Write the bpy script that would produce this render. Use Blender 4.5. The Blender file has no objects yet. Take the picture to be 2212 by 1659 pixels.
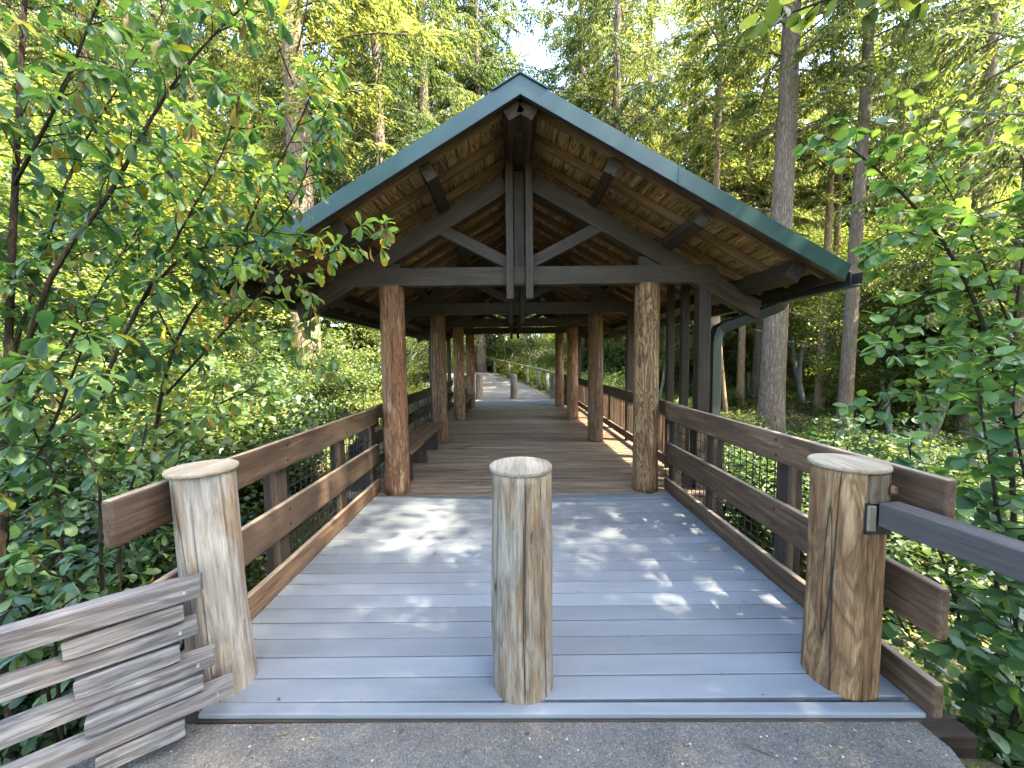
import bpy, math, random
import numpy as np
from mathutils import Vector, Matrix, noise as mnoise

random.seed(7)
rng = np.random.default_rng(11)
sc = bpy.context.scene
COL = sc.collection

# ------------------------------------------------------------------ camera
CAM = np.array([-0.1007, 0.0, 1.609])
YAW, PITCH, ROLL, F = -0.0004, -0.0632, -0.0106, 830.0
def cam_axes():
    cy, sy, cp, sp, cr, sr = (math.cos(YAW), math.sin(YAW), math.cos(PITCH), math.sin(PITCH), math.cos(ROLL), math.sin(ROLL))
    f = np.array([sy*cp, cy*cp, sp]); r = np.array([cy, -sy, 0.]); u = np.cross(r, f)
    return cr*r+sr*u, -sr*r+cr*u, f
RX, UX, FX = cam_axes()
cd = bpy.data.cameras.new('camera'); cam = bpy.data.objects.new('camera', cd); COL.objects.link(cam)
cam.matrix_world = Matrix(((RX[0], UX[0], -FX[0], CAM[0]), (RX[1], UX[1], -FX[1], CAM[1]), (RX[2], UX[2], -FX[2], CAM[2]), (0, 0, 0, 1)))
cd.sensor_width = 36.0; cd.lens = F/2212*36; cd.clip_start = 0.05; cd.clip_end = 900
sc.camera = cam
# ------------------------------------------------------------------ sky and sun
SUN = Vector((1.0, -0.36, 1.50)).normalized()
w = bpy.data.worlds.new('World'); sc.world = w; w.use_nodes = True
nt = w.node_tree; bg = nt.nodes['Background']
sky = nt.nodes.new('ShaderNodeTexSky'); sky.sky_type = 'NISHITA'; sky.sun_disc = False
sky.dust_density = 2.0; sky.sun_elevation = math.asin(SUN.z); sky.sun_rotation = math.atan2(SUN.x, SUN.y)
nt.links.new(sky.outputs[0], bg.inputs[0]); bg.inputs[1].default_value = 0.15
sl = bpy.data.lights.new('sun', 'SUN'); sl.energy = 3.4; sl.angle = math.radians(0.55); sl.color = (1.0, 0.90, 0.70)
so = bpy.data.objects.new('sun', sl); COL.objects.link(so); so.rotation_euler = SUN.to_track_quat('Z', 'Y').to_euler(); so.location = (20, -10, 40)
sc.view_settings.view_transform = 'Standard'; sc.view_settings.look = 'None'; sc.view_settings.gamma = 1
sc.view_settings.exposure = 4.0
sc.cycles.max_bounces = 9; sc.cycles.diffuse_bounces = 7; sc.cycles.glossy_bounces = 2; sc.cycles.transmission_bounces = 5
sc.cycles.sample_clamp_indirect = 8; sc.cycles.use_denoising = True

def px(x, y, Y):
    """3D point seen at pixel (x, y) of the 2212-wide photograph, at distance Y along the bridge."""
    d = FX + RX*(x-1106)/F - UX*(y-829.5)/F
    t = (Y-CAM[1])/d[1]
    return CAM + d*t

# ------------------------------------------------------------------ bookkeeping
def tag(o, label=None, cat=None, group=None, kind=None):
    if label: o['label'] = label
    if cat: o['category'] = cat
    if group: o['group'] = group
    if kind: o['kind'] = kind
    return o
def empty(name, loc=(0, 0, 0), label=None, cat=None, group=None, rz=0):
    o = bpy.data.objects.new(name, None); COL.objects.link(o); o.location = loc; o.rotation_euler = (0, 0, rz)
    o.empty_display_size = 0.2
    return tag(o, label, cat, group)
def copy_tree(o, parent=None):
    c = o.copy(); COL.objects.link(c); c.parent = parent
    for ch in o.children: copy_tree(ch, c)
    return c

class MB:
    """collects shapes; g = coordinates along (x) and across (y, z) the grain"""
    def __init__(s): s.v = []; s.f = []; s.g = []; s.n = 0
    def add(s, v, f, g):
        s.v += [tuple(map(float, q)) for q in v]; s.g += [tuple(map(float, q)) for q in g]
        s.f += [tuple(i+s.n for i in q) for q in f]; s.n = len(s.v)
    def beam(s, p0, p1, wd, ht, up=(0, 0, 1), off=None, cuts=(0, 0)):
        """rectangular member p0->p1; wd across, ht along up; cuts shift the upper edge of each end along the length"""
        p0 = Vector(p0); p1 = Vector(p1); a = (p1-p0); L = a.length; a.normalize()
        up = Vector(up); sd = a.cross(up).normalized(); up = sd.cross(a).normalized()
        o = random.random()*50 if off is None else off
        v = []; g = []
        for t in (0, 1):
            for (i, j) in ((-1, -1), (1, -1), (1, 1), (-1, 1)):
                sh = cuts[t]*(j*0.5+0.5)
                v.append(p0 + a*(L*t+sh) + sd*(i*wd/2) + up*(j*ht/2)); g.append((L*t+o, i*wd/2+o*.37, j*ht/2+o*.61))
        s.add(v, [(0, 3, 2, 1), (4, 5, 6, 7), (0, 1, 5, 4), (1, 2, 6, 5), (2, 3, 7, 6), (3, 0, 4, 7)], g)
    def box(s, x0, x1, y0, y1, z0, z1):
        dx, dy, dz = x1-x0, y1-y0, z1-z0
        m = Vector(((x0+x1)/2, (y0+y1)/2, (z0+z1)/2))
        if dx >= dy and dx >= dz: s.beam((x0, m.y, m.z), (x1, m.y, m.z), dy, dz)
        elif dy >= dz: s.beam((m.x, y0, m.z), (m.x, y1, m.z), dx, dz)
        else: s.beam((m.x, m.y, z0), (m.x, m.y, z1), dx, dy, up=(0, 1, 0))
    def tube(s, pts, rad, n=8, closed=True, wob=0):
        pts = [Vector(p) for p in pts]; o = random.random()*50; L = 0
        if not hasattr(rad, '__len__'): rad = [rad]*len(pts)
        v = []; g = []; f = []; ref = None
        for i, p in enumerate(pts):
            a = (pts[min(i+1, len(pts)-1)]-pts[max(i-1, 0)]).normalized()
            if ref is None: ref = a.orthogonal().normalized()
            ref = (ref - a*ref.dot(a)).normalized(); b = a.cross(ref)
            if i: L += (p-pts[i-1]).length
            for k in range(n):
                th = 2*math.pi*k/n; r = rad[i]
                if wob: r *= 1+wob*mnoise.noise(Vector((math.cos(th)*1.3+o, math.sin(th)*1.3, L*1.6)))
                v.append(p + ref*(math.cos(th)*r)+b*(math.sin(th)*r)); g.append((L+o, math.cos(th)*r, math.sin(th)*r))
        for i in range(len(pts)-1):
            for k in range(n):
                k2 = (k+1) % n
                f.append((i*n+k, i*n+k2, (i+1)*n+k2, (i+1)*n+k))
        if closed:
            f.append(tuple(range(n-1, -1, -1))); f.append(tuple((len(pts)-1)*n+k for k in range(n)))
        s.add(v, f, g)
    def build(s, name, mat, parent=None, bevel=0, smooth=False, loc=None):
        me = bpy.data.meshes.new(name); vs = s.v
        if loc is not None: vs = [(a-loc[0], b-loc[1], c-loc[2]) for a, b, c in s.v]
        me.from_pydata(vs, [], s.f); me.update()
        at = me.attributes.new('g', 'FLOAT_VECTOR', 'POINT'); at.data.foreach_set('vector', np.array(s.g, dtype=np.float32).ravel())
        if smooth: me.polygons.foreach_set('use_smooth', [True]*len(me.polygons))
        me.materials.append(mat)
        o = bpy.data.objects.new(name, me); COL.objects.link(o)
        if parent: o.parent = parent
        if loc is not None: o.location = loc
        if bevel:
            b = o.modifiers.new('bevel', 'BEVEL'); b.width = bevel; b.segments = 2; b.limit_method = 'ANGLE'
        return o
def one(name, mat, parent, bevel, *args, **kw):
    m = MB(); m.beam(*args, **kw); return m.build(name, mat, parent, bevel)

# ------------------------------------------------------------------ materials
def newmat(name):
    m = bpy.data.materials.new(name); m.use_nodes = True; t = m.node_tree
    for n in list(t.nodes):
        if n.type != 'OUTPUT_MATERIAL': t.nodes.remove(n)
    return m, t, t.nodes['Material Output'] if 'Material Output' in t.nodes else t.nodes[0]
class NT:
    def __init__(s, t): s.t = t
    def n(s, k, **kw):
        nd = s.t.nodes.new('ShaderNode'+k)
        for a, b in kw.items(): setattr(nd, a, b)
        return nd
    def l(s, a, b): s.t.links.new(a, b)
    def mapping(s, src, sc_, loc=(0, 0, 0)):
        m = s.n('Mapping'); s.l(src, m.inputs[0]); m.inputs['Scale'].default_value = sc_; m.inputs['Location'].default_value = loc
        return m.outputs[0]
    def noise(s, vec, scale=1, detail=3, rough=.55, dist=0):
        m = s.n('TexNoise'); s.l(vec, m.inputs['Vector']); m.inputs['Scale'].default_value = scale; m.inputs['Detail'].default_value = detail
        m.inputs['Roughness'].default_value = rough; m.inputs['Distortion'].default_value = dist
        return m.outputs[0]
    def ramp(s, fac, stops):
        r = s.n('ValToRGB'); s.l(fac, r.inputs[0]); e = r.color_ramp.elements
        while len(e) > len(stops): e.remove(e[-1])
        while len(e) < len(stops): e.new(0.5)
        for i, (p, c) in enumerate(stops):
            e[i].position = p; e[i].color = (c[0], c[1], c[2], 1) if hasattr(c, '__len__') else (c, c, c, 1)
        return r.outputs[0]
    def mix(s, fac, a, b, mode='MIX'):
        m = s.n('Mix', data_type='RGBA', blend_type=mode)
        for sk, val in ((m.inputs[0], fac), (m.inputs[6], a), (m.inputs[7], b)):
            if hasattr(val, 'default_value') or hasattr(val, 'is_linked'): s.l(val, sk)
            elif hasattr(val, '__len__'): sk.default_value = (*val, 1)
            else: sk.default_value = val
        return m.outputs[2]
    def math(s, op, a, b=None):
        m = s.n('Math', operation=op)
        for i, val in enumerate((a, b)):
            if val is None: continue
            if isinstance(val, (int, float)): m.inputs[i].default_value = val
            else: s.l(val, m.inputs[i])
        return m.outputs[0]
def finish(N, out, col, rough=.7, bump=None, bstr=.3, bdist=.01, spec=.3, metal=0):
    b = N.n('BsdfPrincipled'); 
    if hasattr(col, 'is_linked'): N.l(col, b.inputs['Base Color'])
    else: b.inputs['Base Color'].default_value = (*col, 1)
    if hasattr(rough, 'is_linked'): N.l(rough, b.inputs['Roughness'])
    else: b.inputs['Roughness'].default_value = rough
    b.inputs['Specular IOR Level'].default_value = spec; b.inputs['Metallic'].default_value = metal
    if bump is not None:
        bn = N.n('Bump'); bn.inputs['Strength'].default_value = bstr; bn.inputs['Distance'].default_value = bdist
        N.l(bump, bn.inputs['Height']); N.l(bn.outputs[0], b.inputs['Normal'])
    N.l(b.outputs[0], out.inputs[0])

def wood(name, dark, mid, light, swirl=.5, streak=.6, rough=.75, stain=None, stainamt=.5, gscale=1., bstr=.5, turns=7, spec=.25):
    m, t, out = newmat(name); N = NT(t)
    g = N.n('Attribute', attribute_name='g').outputs['Vector']
    big = N.noise(N.mapping(g, (.55*gscale, 4.5*gscale, 4.5*gscale)), 1.6, 4, .6, .6)
    sw = N.math('SINE', N.math('MULTIPLY', big, turns*6.283))
    sw = N.math('ADD', N.math('MULTIPLY', sw, .5), .5)
    fine = N.noise(N.mapping(g, (3*gscale, 75*gscale, 75*gscale)), 1, 4, .65, .3)
    med = N.noise(N.mapping(g, (1.1*gscale, 16*gscale, 16*gscale)), 1.3, 5, .65, .5)
    c = N.ramp(med, [(.25, dark), (.5, mid), (.75, light)])
    c = N.mix(N.math('MULTIPLY', N.ramp(sw, [(0, 1), (.32, 0)]), swirl), c, dark)
    c = N.mix(N.math('MULTIPLY', N.ramp(fine, [(.3, 1), (.6, 0)]), streak), c, (dark[0]*.6, dark[1]*.6, dark[2]*.6))
    if stain:
        st = N.noise(N.mapping(g, (.8, 3, 3)), 1.1, 5, .6, .8)
        c = N.mix(N.math('MULTIPLY', N.ramp(st, [(.46, 0), (.6, 1)]), stainamt), c, stain)
    tone = N.noise(N.mapping(g, (.06, .35, .35)), 1, 1, .5); c = N.mix(1.0, c, N.ramp(tone, [(.3, .72), (.7, 1.25)]), 'MULTIPLY')
    if name.startswith('rail'):
        sx = N.n('SeparateXYZ'); N.l(N.n('NewGeometry').outputs['Normal'], sx.inputs[0])
        c = N.mix(N.math('MULTIPLY', N.ramp(sx.outputs[2], [(.35, 0), (.8, 1)]), N.ramp(med, [(.35, .35), (.6, 1)])), c, (.26, .20, .14))
    h = N.math('ADD', N.math('MULTIPLY', fine, .6), N.math('ADD', N.math('MULTIPLY', sw, .25*swirl), med))
    finish(N, out, c, rough, h, bstr, .006, spec)
    return m
def logwood(name, dark, mid, light, stain, swirl=.6, stainamt=.6, turns=6, rough=.7, grey=None, bstr=.8):
    m, t, out = newmat(name); N = NT(t)
    g = N.n('Attribute', attribute_name='g').outputs['Vector']
    v = N.noise(N.mapping(g, (2.2, 9, 9)), 1, 3, .5, .9)
    fr = N.math('FRACT', N.math('MULTIPLY', v, turns)); line = N.math('ABSOLUTE', N.math('SUBTRACT', fr, .5))
    med = N.noise(N.mapping(g, (3.0, 28, 28)), 1, 6, .72, .5)
    fine = N.noise(N.mapping(g, (5, 95, 95)), 1, 3, .7)
    crk = N.math('ABSOLUTE', N.math('SUBTRACT', N.noise(N.mapping(g, (.22, 5.5, 5.5), (7, 3, 1)), 1, 2, .5, .15), .5))
    c = N.ramp(med, [(.30, dark), (.47, mid), (.66, light)])
    st = N.noise(N.mapping(g, (1.1, 5, 5), (2, 9, 4)), 1, 4, .6, .8)
    c = N.mix(N.math('MULTIPLY', N.ramp(st, [(.44, 0), (.56, 1)]), stainamt), c, stain)
    if grey:
        gn = N.noise(N.mapping(g, (1.3, 8, 8), (5, 5, 5)), 1, 5, .65, .6)
        c = N.mix(N.math('MULTIPLY', N.ramp(gn, [(.47, 0), (.56, 1)]), .75), c, grey)
    c = N.mix(N.math('MULTIPLY', N.ramp(line, [(0, 1), (.16, .55), (.3, 0)]), swirl), c, tuple(q*.75 for q in dark))
    c = N.mix(N.math('MULTIPLY', N.ramp(fine, [(.36, 1), (.55, 0)]), .45), c, tuple(q*.7 for q in dark))
    c = N.mix(N.ramp(crk, [(.0015, 1), (.005, 0)]), c, (.012, .009, .006))
    vo = N.n('TexVoronoi'); vd = N.n('VectorMath', operation='ADD'); nv = N.n('TexNoise'); N.l(N.mapping(g, (6, 14, 14)), nv.inputs['Vector']); nv.inputs['Scale'].default_value = 1; vs = N.n('VectorMath', operation='SCALE'); N.l(nv.outputs['Color'], vs.inputs[0]); vs.inputs['Scale'].default_value = .22; N.l(N.mapping(g, (2.4, 6.5, 6.5)), vd.inputs[0]); N.l(vs.outputs[0], vd.inputs[1]); N.l(vd.outputs[0], vo.inputs['Vector']); vo.inputs['Scale'].default_value = 1
    d = vo.outputs['Distance']
    rings = N.math('ADD', N.math('MULTIPLY', N.math('SINE', N.math('MULTIPLY', d, 95)), .5), .5)
    kn = N.ramp(d, [(.07, 1), (.13, 0)])
    c = N.mix(N.math('MULTIPLY', kn, .55), c, N.mix(rings, dark, mid))
    c = N.mix(N.ramp(d, [(.02, .9), (.05, 0)]), c, tuple(q*.5 for q in dark))
    h = N.math('ADD', N.math('MULTIPLY', fine, .5), N.math('ADD', N.math('MULTIPLY', N.ramp(line, [(0, 0), (.3, 1)]), .3*swirl), N.math('ADD', med, N.math('MULTIPLY', N.ramp(crk, [(0, 0), (.008, 1)]), .8))))
    finish(N, out, c, rough, h, bstr, .008, .25)
    return m
M = {}
M['log_red'] = logwood('log_red', (.060, .026, .013), (.235, .120, .060), (.39, .25, .14), (.17, .065, .028), .65, .6, 7)
M['log_tan'] = logwood('log_tan', (.040, .020, .010), (.24, .135, .060), (.44, .30, .155), (.13, .055, .02), .8, .4, 8)
M['log_dark'] = logwood('log_dark', (.035, .019, .011), (.14, .080, .040), (.26, .165, .09), (.13, .055, .02), .6, .5, 7)
M['bollard_grey'] = logwood('bollard_grey', (.055, .040, .026), (.18, .14, .098), (.33, .285, .22), (.20, .12, .058), .35, .5, 4, .85, (.235, .215, .18))
M['bollard_pale'] = logwood('bollard_pale', (.095, .072, .052), (.225, .185, .135), (.33, .295, .24), (.30, .16, .062), .25, .6, 3, .85, (.29, .275, .245), .7)
M['bollard_amber'] = logwood('bollard_amber', (.065, .030, .014), (.24, .145, .066), (.37, .255, .135), (.11, .045, .018), .6, .55, 6, .6, None, .8)
M['block'] = logwood('block', (.030, .022, .014), (.12, .09, .055), (.22, .18, .12), (.06, .04, .022), .5, .6, 5, .8)
M['cap_wood'] = wood('cap_wood', (.17, .125, .075), (.29, .235, .16), (.38, .33, .25), .2, .5, .75)
M['cap_grey'] = wood('cap_grey', (.12, .098, .068), (.22, .19, .14), (.31, .28, .22), .15, .5, .75)
M['rail_brown'] = wood('rail_brown', (.026, .016, .009), (.062, .038, .022), (.105, .070, .044), .3, .8, .7, (.12, .083, .054), .4)
M['rail_tan'] = wood('rail_tan', (.038, .022, .013), (.125, .075, .041), (.22, .145, .085), .35, .65, .65, (.055, .032, .02), .6)
M['stain_dark'] = wood('stain_dark', (.020, .014, .010), (.040, .028, .020), (.062, .045, .034), .3, .5, .6)
M['truss'] = wood('truss', (.018, .012, .0075), (.039, .027, .0165), (.064, .047, .031), .35, .5, .55)
M['sheath'] = wood('sheath', (.12, .064, .024), (.40, .25, .105), (.58, .41, .20), .95, .4, .6, turns=9, gscale=.9)
M['rafter'] = wood('rafter', (.09, .05, .024), (.19, .115, .058), (.28, .18, .10), .5, .4, .6)
M['deck_brown'] = wood('deck_brown', (.11, .074, .046), (.31, .22, .145), (.44, .34, .24), .3, .85, .5, (.07, .055, .042), .5, spec=.4)
M['split_grey'] = wood('split_grey', (.065, .058, .055), (.19, .18, .175), (.33, .32, .315), .5, .9, .9, (.10, .068, .045), .3, bstr=1.0)
M['hand_grey'] = wood('hand_grey', (.035, .031, .030), (.054, .048, .046), (.080, .070, .067), .2, .4, .6)
M['fence_grey'] = wood('fence_grey', (.09, .08, .055), (.2, .18, .13), (.32, .29, .22), .3, .6, .8)

def simple(name, col, rough=.5, metal=0, spec=.5, nscale=0, namt=.2):
    m, t, out = newmat(name); N = NT(t); c = col; h = None
    if nscale:
        tc = N.n('TexCoord').outputs['Object']; h = N.noise(tc, nscale, 5, .6)
        c = N.mix(N.ramp(h, [(.3, 0), (.7, 1)]), tuple(q*(1-namt) for q in col), tuple(min(1, q*(1+namt)) for q in col))
    finish(N, out, c, rough, h, .15, .003, spec, metal); return m
M['green_metal'] = simple('green_metal', (.015, .046, .042), .32, 0, .6, 3, .12)
M['black_metal'] = simple('black_metal', (.012, .013, .013), .45, 0, .5, 20)
M['gutter'] = simple('gutter', (.020, .024, .023), .4, 0, .5, 12)
M['steel'] = simple('steel', (.5, .5, .48), .4, .8, .5, 40)

def deck_grey():
    m, t, out = newmat('deck_grey'); N = NT(t)
    g = N.n('Attribute', attribute_name='g').outputs['Vector']
    f = N.noise(N.mapping(g, (6, 120, 60)), 1, 4, .7); b = N.noise(N.mapping(g, (1.2, 5, 5)), 1.2, 4, .6, .4); sp = N.noise(g, 260, 2, .7)
    c = N.ramp(b, [(.25, (.110, .122, .127)), (.55, (.137, .154, .164)), (.8, (.172, .189, .197))])
    c = N.mix(N.math('MULTIPLY', N.ramp(f, [(.3, 1), (.6, 0)]), .25), c, (.15, .15, .165))
    c = N.mix(N.math('MULTIPLY', N.ramp(sp, [(.35, 1), (.5, 0)]), .22), c, (.13, .13, .14))
    dirt = N.noise(N.mapping(g, (.6, 2, 2), (3, 1, 0)), 1.5, 6, .7, 1)
    c = N.mix(N.math('MULTIPLY', N.ramp(dirt, [(.55, 0), (.7, 1)]), .35), c, (.17, .155, .14))
    tone = N.noise(N.mapping(g, (.06, .35, .35)), 1, 1, .5); c = N.mix(1.0, c, N.ramp(tone, [(.3, .82), (.7, 1.16)]), 'MULTIPLY')
    finish(N, out, c, .62, N.math('ADD', f, sp), .3, .002, .35); return m
M['deck_grey'] = deck_grey()
def asphalt(name, sp_amt=1.):
    m, t, out = newmat(name); N = NT(t)
    tc = N.n('TexCoord').outputs['Object']
    vo = N.n('TexVoronoi'); N.l(tc, vo.inputs['Vector']); vo.inputs['Scale'].default_value = 170
    vo2 = N.n('TexVoronoi'); N.l(tc, vo2.inputs['Vector']); vo2.inputs['Scale'].default_value = 75
    big = N.noise(tc, 1.7, 5, .65); fin = N.noise(tc, 220, 3, .7)
    c = N.ramp(big, [(.3, (.070, .067, .060)), (.7, (.125, .118, .104))])
    sep = N.n('SeparateColor'); N.l(vo.outputs['Color'], sep.inputs[0])
    sep2 = N.n('SeparateColor'); N.l(vo2.outputs['Color'], sep2.inputs[0])
    dirt = N.noise(N.mapping(tc, (1, 1, 1), (4, 2, 0)), 3.3, 6, .7, .5); c = N.mix(N.math('MULTIPLY', N.ramp(dirt, [(.48, 0), (.66, 1)]), .3), c, (.15, .12, .085)); c = N.mix(N.math('MULTIPLY', N.ramp(sep.outputs[0], [(.6, 0), (.98, 1)]), .42*sp_amt), c, (.27, .25, .22))
    c = N.mix(N.math('MULTIPLY', N.ramp(sep.outputs[1], [(.05, 1), (.3, 0)]), .5), c, (.02, .02, .02))
    c = N.mix(N.math('MULTIPLY', N.ramp(sep2.outputs[0], [(.985, 0), (.99, 1)]), N.ramp(vo2.outputs['Distance'], [(.3, 1), (.45, 0)])), c, (.42, .38, .30))
    h = N.math('SUBTRACT', fin, N.math('MULTIPLY', vo.outputs['Distance'], .8))
    finish(N, out, c, .85, h, .9, .006, .3); return m
M['asphalt'] = asphalt('asphalt')
M['asphalt_far'] = asphalt('asphalt_far', .5)
def soil():
    m, t, out = newmat('forest_floor'); N = NT(t)
    tc = N.n('TexCoord').outputs['Object']
    a = N.noise(tc, .7, 6, .7); b = N.noise(tc, 9, 6, .75); d = N.noise(tc, 45, 4, .7)
    c = N.ramp(b, [(.3, (.035, .025, .014)), (.5, (.085, .062, .035)), (.75, (.17, .13, .075))])
    c = N.mix(N.ramp(a, [(.42, 0), (.6, .8)]), c, N.ramp(b, [(.3, (.03, .055, .012)), (.7, (.12, .17, .035))]))
    finish(N, out, c, .95, N.math('ADD', b, d), 1, .05, .1); return m
M['soil'] = soil()
def bark(name, dark, mid, light, moss=.0, sc1=1.):
    m, t, out = newmat(name); N = NT(t)
    g = N.n('Attribute', attribute_name='g').outputs['Vector']
    n1 = N.noise(N.mapping(g, (1.6*sc1, 15*sc1, 15*sc1)), 1.4, 6, .7, .6)
    n2 = N.noise(N.mapping(g, (7*sc1, 50*sc1, 50*sc1)), 1, 4, .7)
    big = N.noise(N.mapping(g, (.3, 1.2, 1.2)), 1, 4, .6)
    rid = N.math('ABSOLUTE', N.math('SUBTRACT', n1, .5))
    c = N.ramp(rid, [(0, dark), (.05, mid), (.16, light)])
    c = N.mix(N.ramp(n2, [(.3, .5), (.6, 0)]), c, dark)
    c = N.mix(N.ramp(big, [(.45, 0), (.7, moss)]), c, (.10, .12, .035))
    finish(N, out, c, .9, N.math('ADD', N.math('MULTIPLY', rid, 3), n2), 1, .02, .15); return m
M['bark_fir'] = bark('bark_fir', (.070, .046, .033), (.185, .135, .100), (.30, .235, .18), .25)
M['bark_tan'] = bark('bark_tan', (.10, .065, .035), (.26, .18, .10), (.38, .28, .17), .2)
M['bark_pale'] = bark('bark_pale', (.13, .125, .10), (.27, .26, .22), (.42, .41, .36), .4)
M['twig'] = bark('twig', (.025, .018, .012), (.06, .042, .028), (.11, .08, .055), .2, 3)
M['twig_pale'] = bark('twig_pale', (.08, .06, .035), (.19, .15, .09), (.3, .25, .16), .2, 3)

def leafmat(name, stops, tr=.45, trcol=(1.25, 1.25, .55), rough=.45, spec=.35):
    m, t, out = newmat(name); N = NT(t)
    r = N.n('Attribute', attribute_name='rnd').outputs['Fac']
    c = N.ramp(r, stops)
    oi = N.n('ObjectInfo').outputs['Random']
    c = N.mix(1.0, c, N.ramp(oi, [(0, (.40, .52, .6)), (.5, (.9, .92, .95)), (1, (1.28, 1.18, 1.15))]), 'MULTIPLY')
    b = N.n('BsdfPrincipled'); N.l(c, b.inputs['Base Color']); b.inputs['Roughness'].default_value = rough; b.inputs['Specular IOR Level'].default_value = spec
    tl = N.n('BsdfTranslucent'); N.l(N.mix(1.0, c, trcol, 'MULTIPLY'), tl.inputs[0])
    ms = N.n('MixShader'); ms.inputs[0].default_value = tr; N.l(b.outputs[0], ms.inputs[1]); N.l(tl.outputs[0], ms.inputs[2])
    N.l(ms.outputs[0], out.inputs[0]); return m
M['leaf_oso'] = leafmat('leaf_oso', [(0, (.060, .125, .044)), (.5, (.105, .185, .058)), (.86, (.18, .26, .07)), (.905, (.28, .24, .035)), (.95, (.42, .29, .035)), (1, (.28, .13, .05))], .52, (1.6, 1.5, .6))
M['leaf_low_shade'] = leafmat('leaf_low_shade', [(0, (.026, .062, .024)), (.5, (.045, .095, .034)), (.9, (.08, .14, .04)), (1, (.15, .17, .05))], .3, (1.4, 1.3, .6))  # green darkened so the low left shrubs look shaded; shade is in the colour
M['leaf_hazel'] = leafmat('leaf_hazel', [(0, (.050, .115, .040)), (.5, (.080, .160, .050)), (.9, (.13, .23, .06)), (1, (.20, .27, .075))], .42, (1.5, 1.45, .6))
M['leaf_bright'] = leafmat('leaf_bright', [(0, (.05, .085, .022)), (.5, (.13, .175, .042)), (.9, (.25, .28, .085)), (1, (.36, .34, .12))], .55, (1.4, 1.3, .6))
M['leaf_shade_dark'] = leafmat('leaf_shade_dark', [(0, (.012, .026, .010)), (.6, (.028, .052, .018)), (1, (.06, .09, .025))], .3)  # deep shade of the lower-left undergrowth painted into the leaf colour
M['leaf_maple'] = leafmat('leaf_maple', [(0, (.04, .072, .020)), (.5, (.105, .150, .038)), (1, (.25, .27, .09))], .55, (1.4, 1.3, .6))
M['leaf_bush'] = leafmat('leaf_bush', [(0, (.022, .045, .014)), (.3, (.06, .10, .028)), (.6, (.12, .165, .045)), (.88, (.24, .26, .09)), (1, (.42, .36, .17))], .45, (1.4, 1.3, .6))
M['needle'] = leafmat('needle', [(0, (.045, .074, .028)), (.45, (.100, .135, .046)), (.8, (.19, .21, .072)), (1, (.28, .29, .12))], .55, (1.35, 1.25, .6), .6, .2)

# ------------------------------------------------------------------ foliage geometry (numpy)
T_SMALL = (np.array([[0, 0, 0], [.45, .5, .08], [1, 0, -.12], [.45, -.5, .08]]), [(0, 2, 1), (0, 3, 2)])
def leaf_template(kind):
    if kind == 'oso': prof = [(0, .0, 0), (.2, .17, .01), (.5, .42, .0), (.75, .48, -.05), (.93, .26, -.12), (1, 0, -.16)]
    else: prof = [(0, .0, 0), (.10, .36, .0), (.35, .54, .0), (.62, .50, -.04), (.85, .28, -.10), (1, 0, -.15)]
    v = []; f = []
    for t, wd, z in prof: v.append((t, 0, z))
    L = len(prof)
    for sgn in (1, -1):
        o = len(v)
        for t, wd, z in prof[1:-1]: v.append((t+.03, sgn*wd, z+.10*wd+(.02*math.sin(t*17+sgn))))
        k = L-2
        tri = [(0, o, 1)]
        for i in range(k-1): tri.append((i+1, o+i, o+i+1, i+2))
        tri.append((k, o+k-1, k+1))
        if sgn < 0: tri = [q[::-1] for q in tri]
        f += tri
    return np.array(v), f
T_OSO = leaf_template('oso'); T_HAZ = leaf_template('hazel')
def norm(a): return a/np.maximum(np.linalg.norm(a, axis=-1, keepdims=True), 1e-9)
class Leaves:
    def __init__(s): s.parts = []
    def add(s, P, D, Nn, L, W, T, R=None):
        P = np.atleast_2d(P); n = len(P)
        if n == 0: return
        D = norm(D); B = norm(np.cross(Nn, D)); U = np.cross(D, B)
        L = np.broadcast_to(np.asarray(L, float), (n,)); W = np.broadcast_to(np.asarray(W, float), (n,))
        tv = T[0]
        V = P[:, None, :] + D[:, None, :]*(tv[None, :, 0:1]*L[:, None, None]) + B[:, None, :]*(tv[None, :, 1:2]*W[:, None, None]) + U[:, None, :]*(tv[None, :, 2:3]*L[:, None, None])
        s.parts.append((V, T[1], rng.random(n) if R is None else R))
    def build(s, name, mat, parent=None, smooth=False):
        vs = []; li = []; ls = []; rn = []; base = 0
        for V, F_, R in s.parts:
            n, k, _ = V.shape; vs.append(V.reshape(-1, 3))
            off = base + np.arange(n)[:, None]*k
            for q in F_:
                li.append((off+np.array(q)[None, :]).ravel()); ls.append(np.full(n, len(q))); rn.append(R)
            base += n*k
        V = np.concatenate(vs).astype(np.float32); I = np.concatenate(li).astype(np.int32); S = np.concatenate(ls).astype(np.int32)
        st = np.concatenate([[0], np.cumsum(S)[:-1]]).astype(np.int32)
        me = bpy.data.meshes.new(name); me.vertices.add(len(V)); me.vertices.foreach_set('co', V.ravel())
        me.loops.add(len(I)); me.loops.foreach_set('vertex_index', I)
        me.polygons.add(len(S)); me.polygons.foreach_set('loop_start', st)
        try: me.polygons.foreach_set('loop_total', S)
        except Exception: pass
        me.update(calc_edges=True)
        at = me.attributes.new('rnd', 'FLOAT', 'FACE'); at.data.foreach_set('value', np.concatenate(rn).astype(np.float32))
        if smooth: me.polygons.foreach_set('use_smooth', np.ones(len(S), bool))
        me.materials.append(mat)
        o = bpy.data.objects.new(name, me); COL.objects.link(o)
        if parent: o.parent = parent
        return o
def rv(n, s=1.): return rng.normal(size=(n, 3))*s

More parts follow.
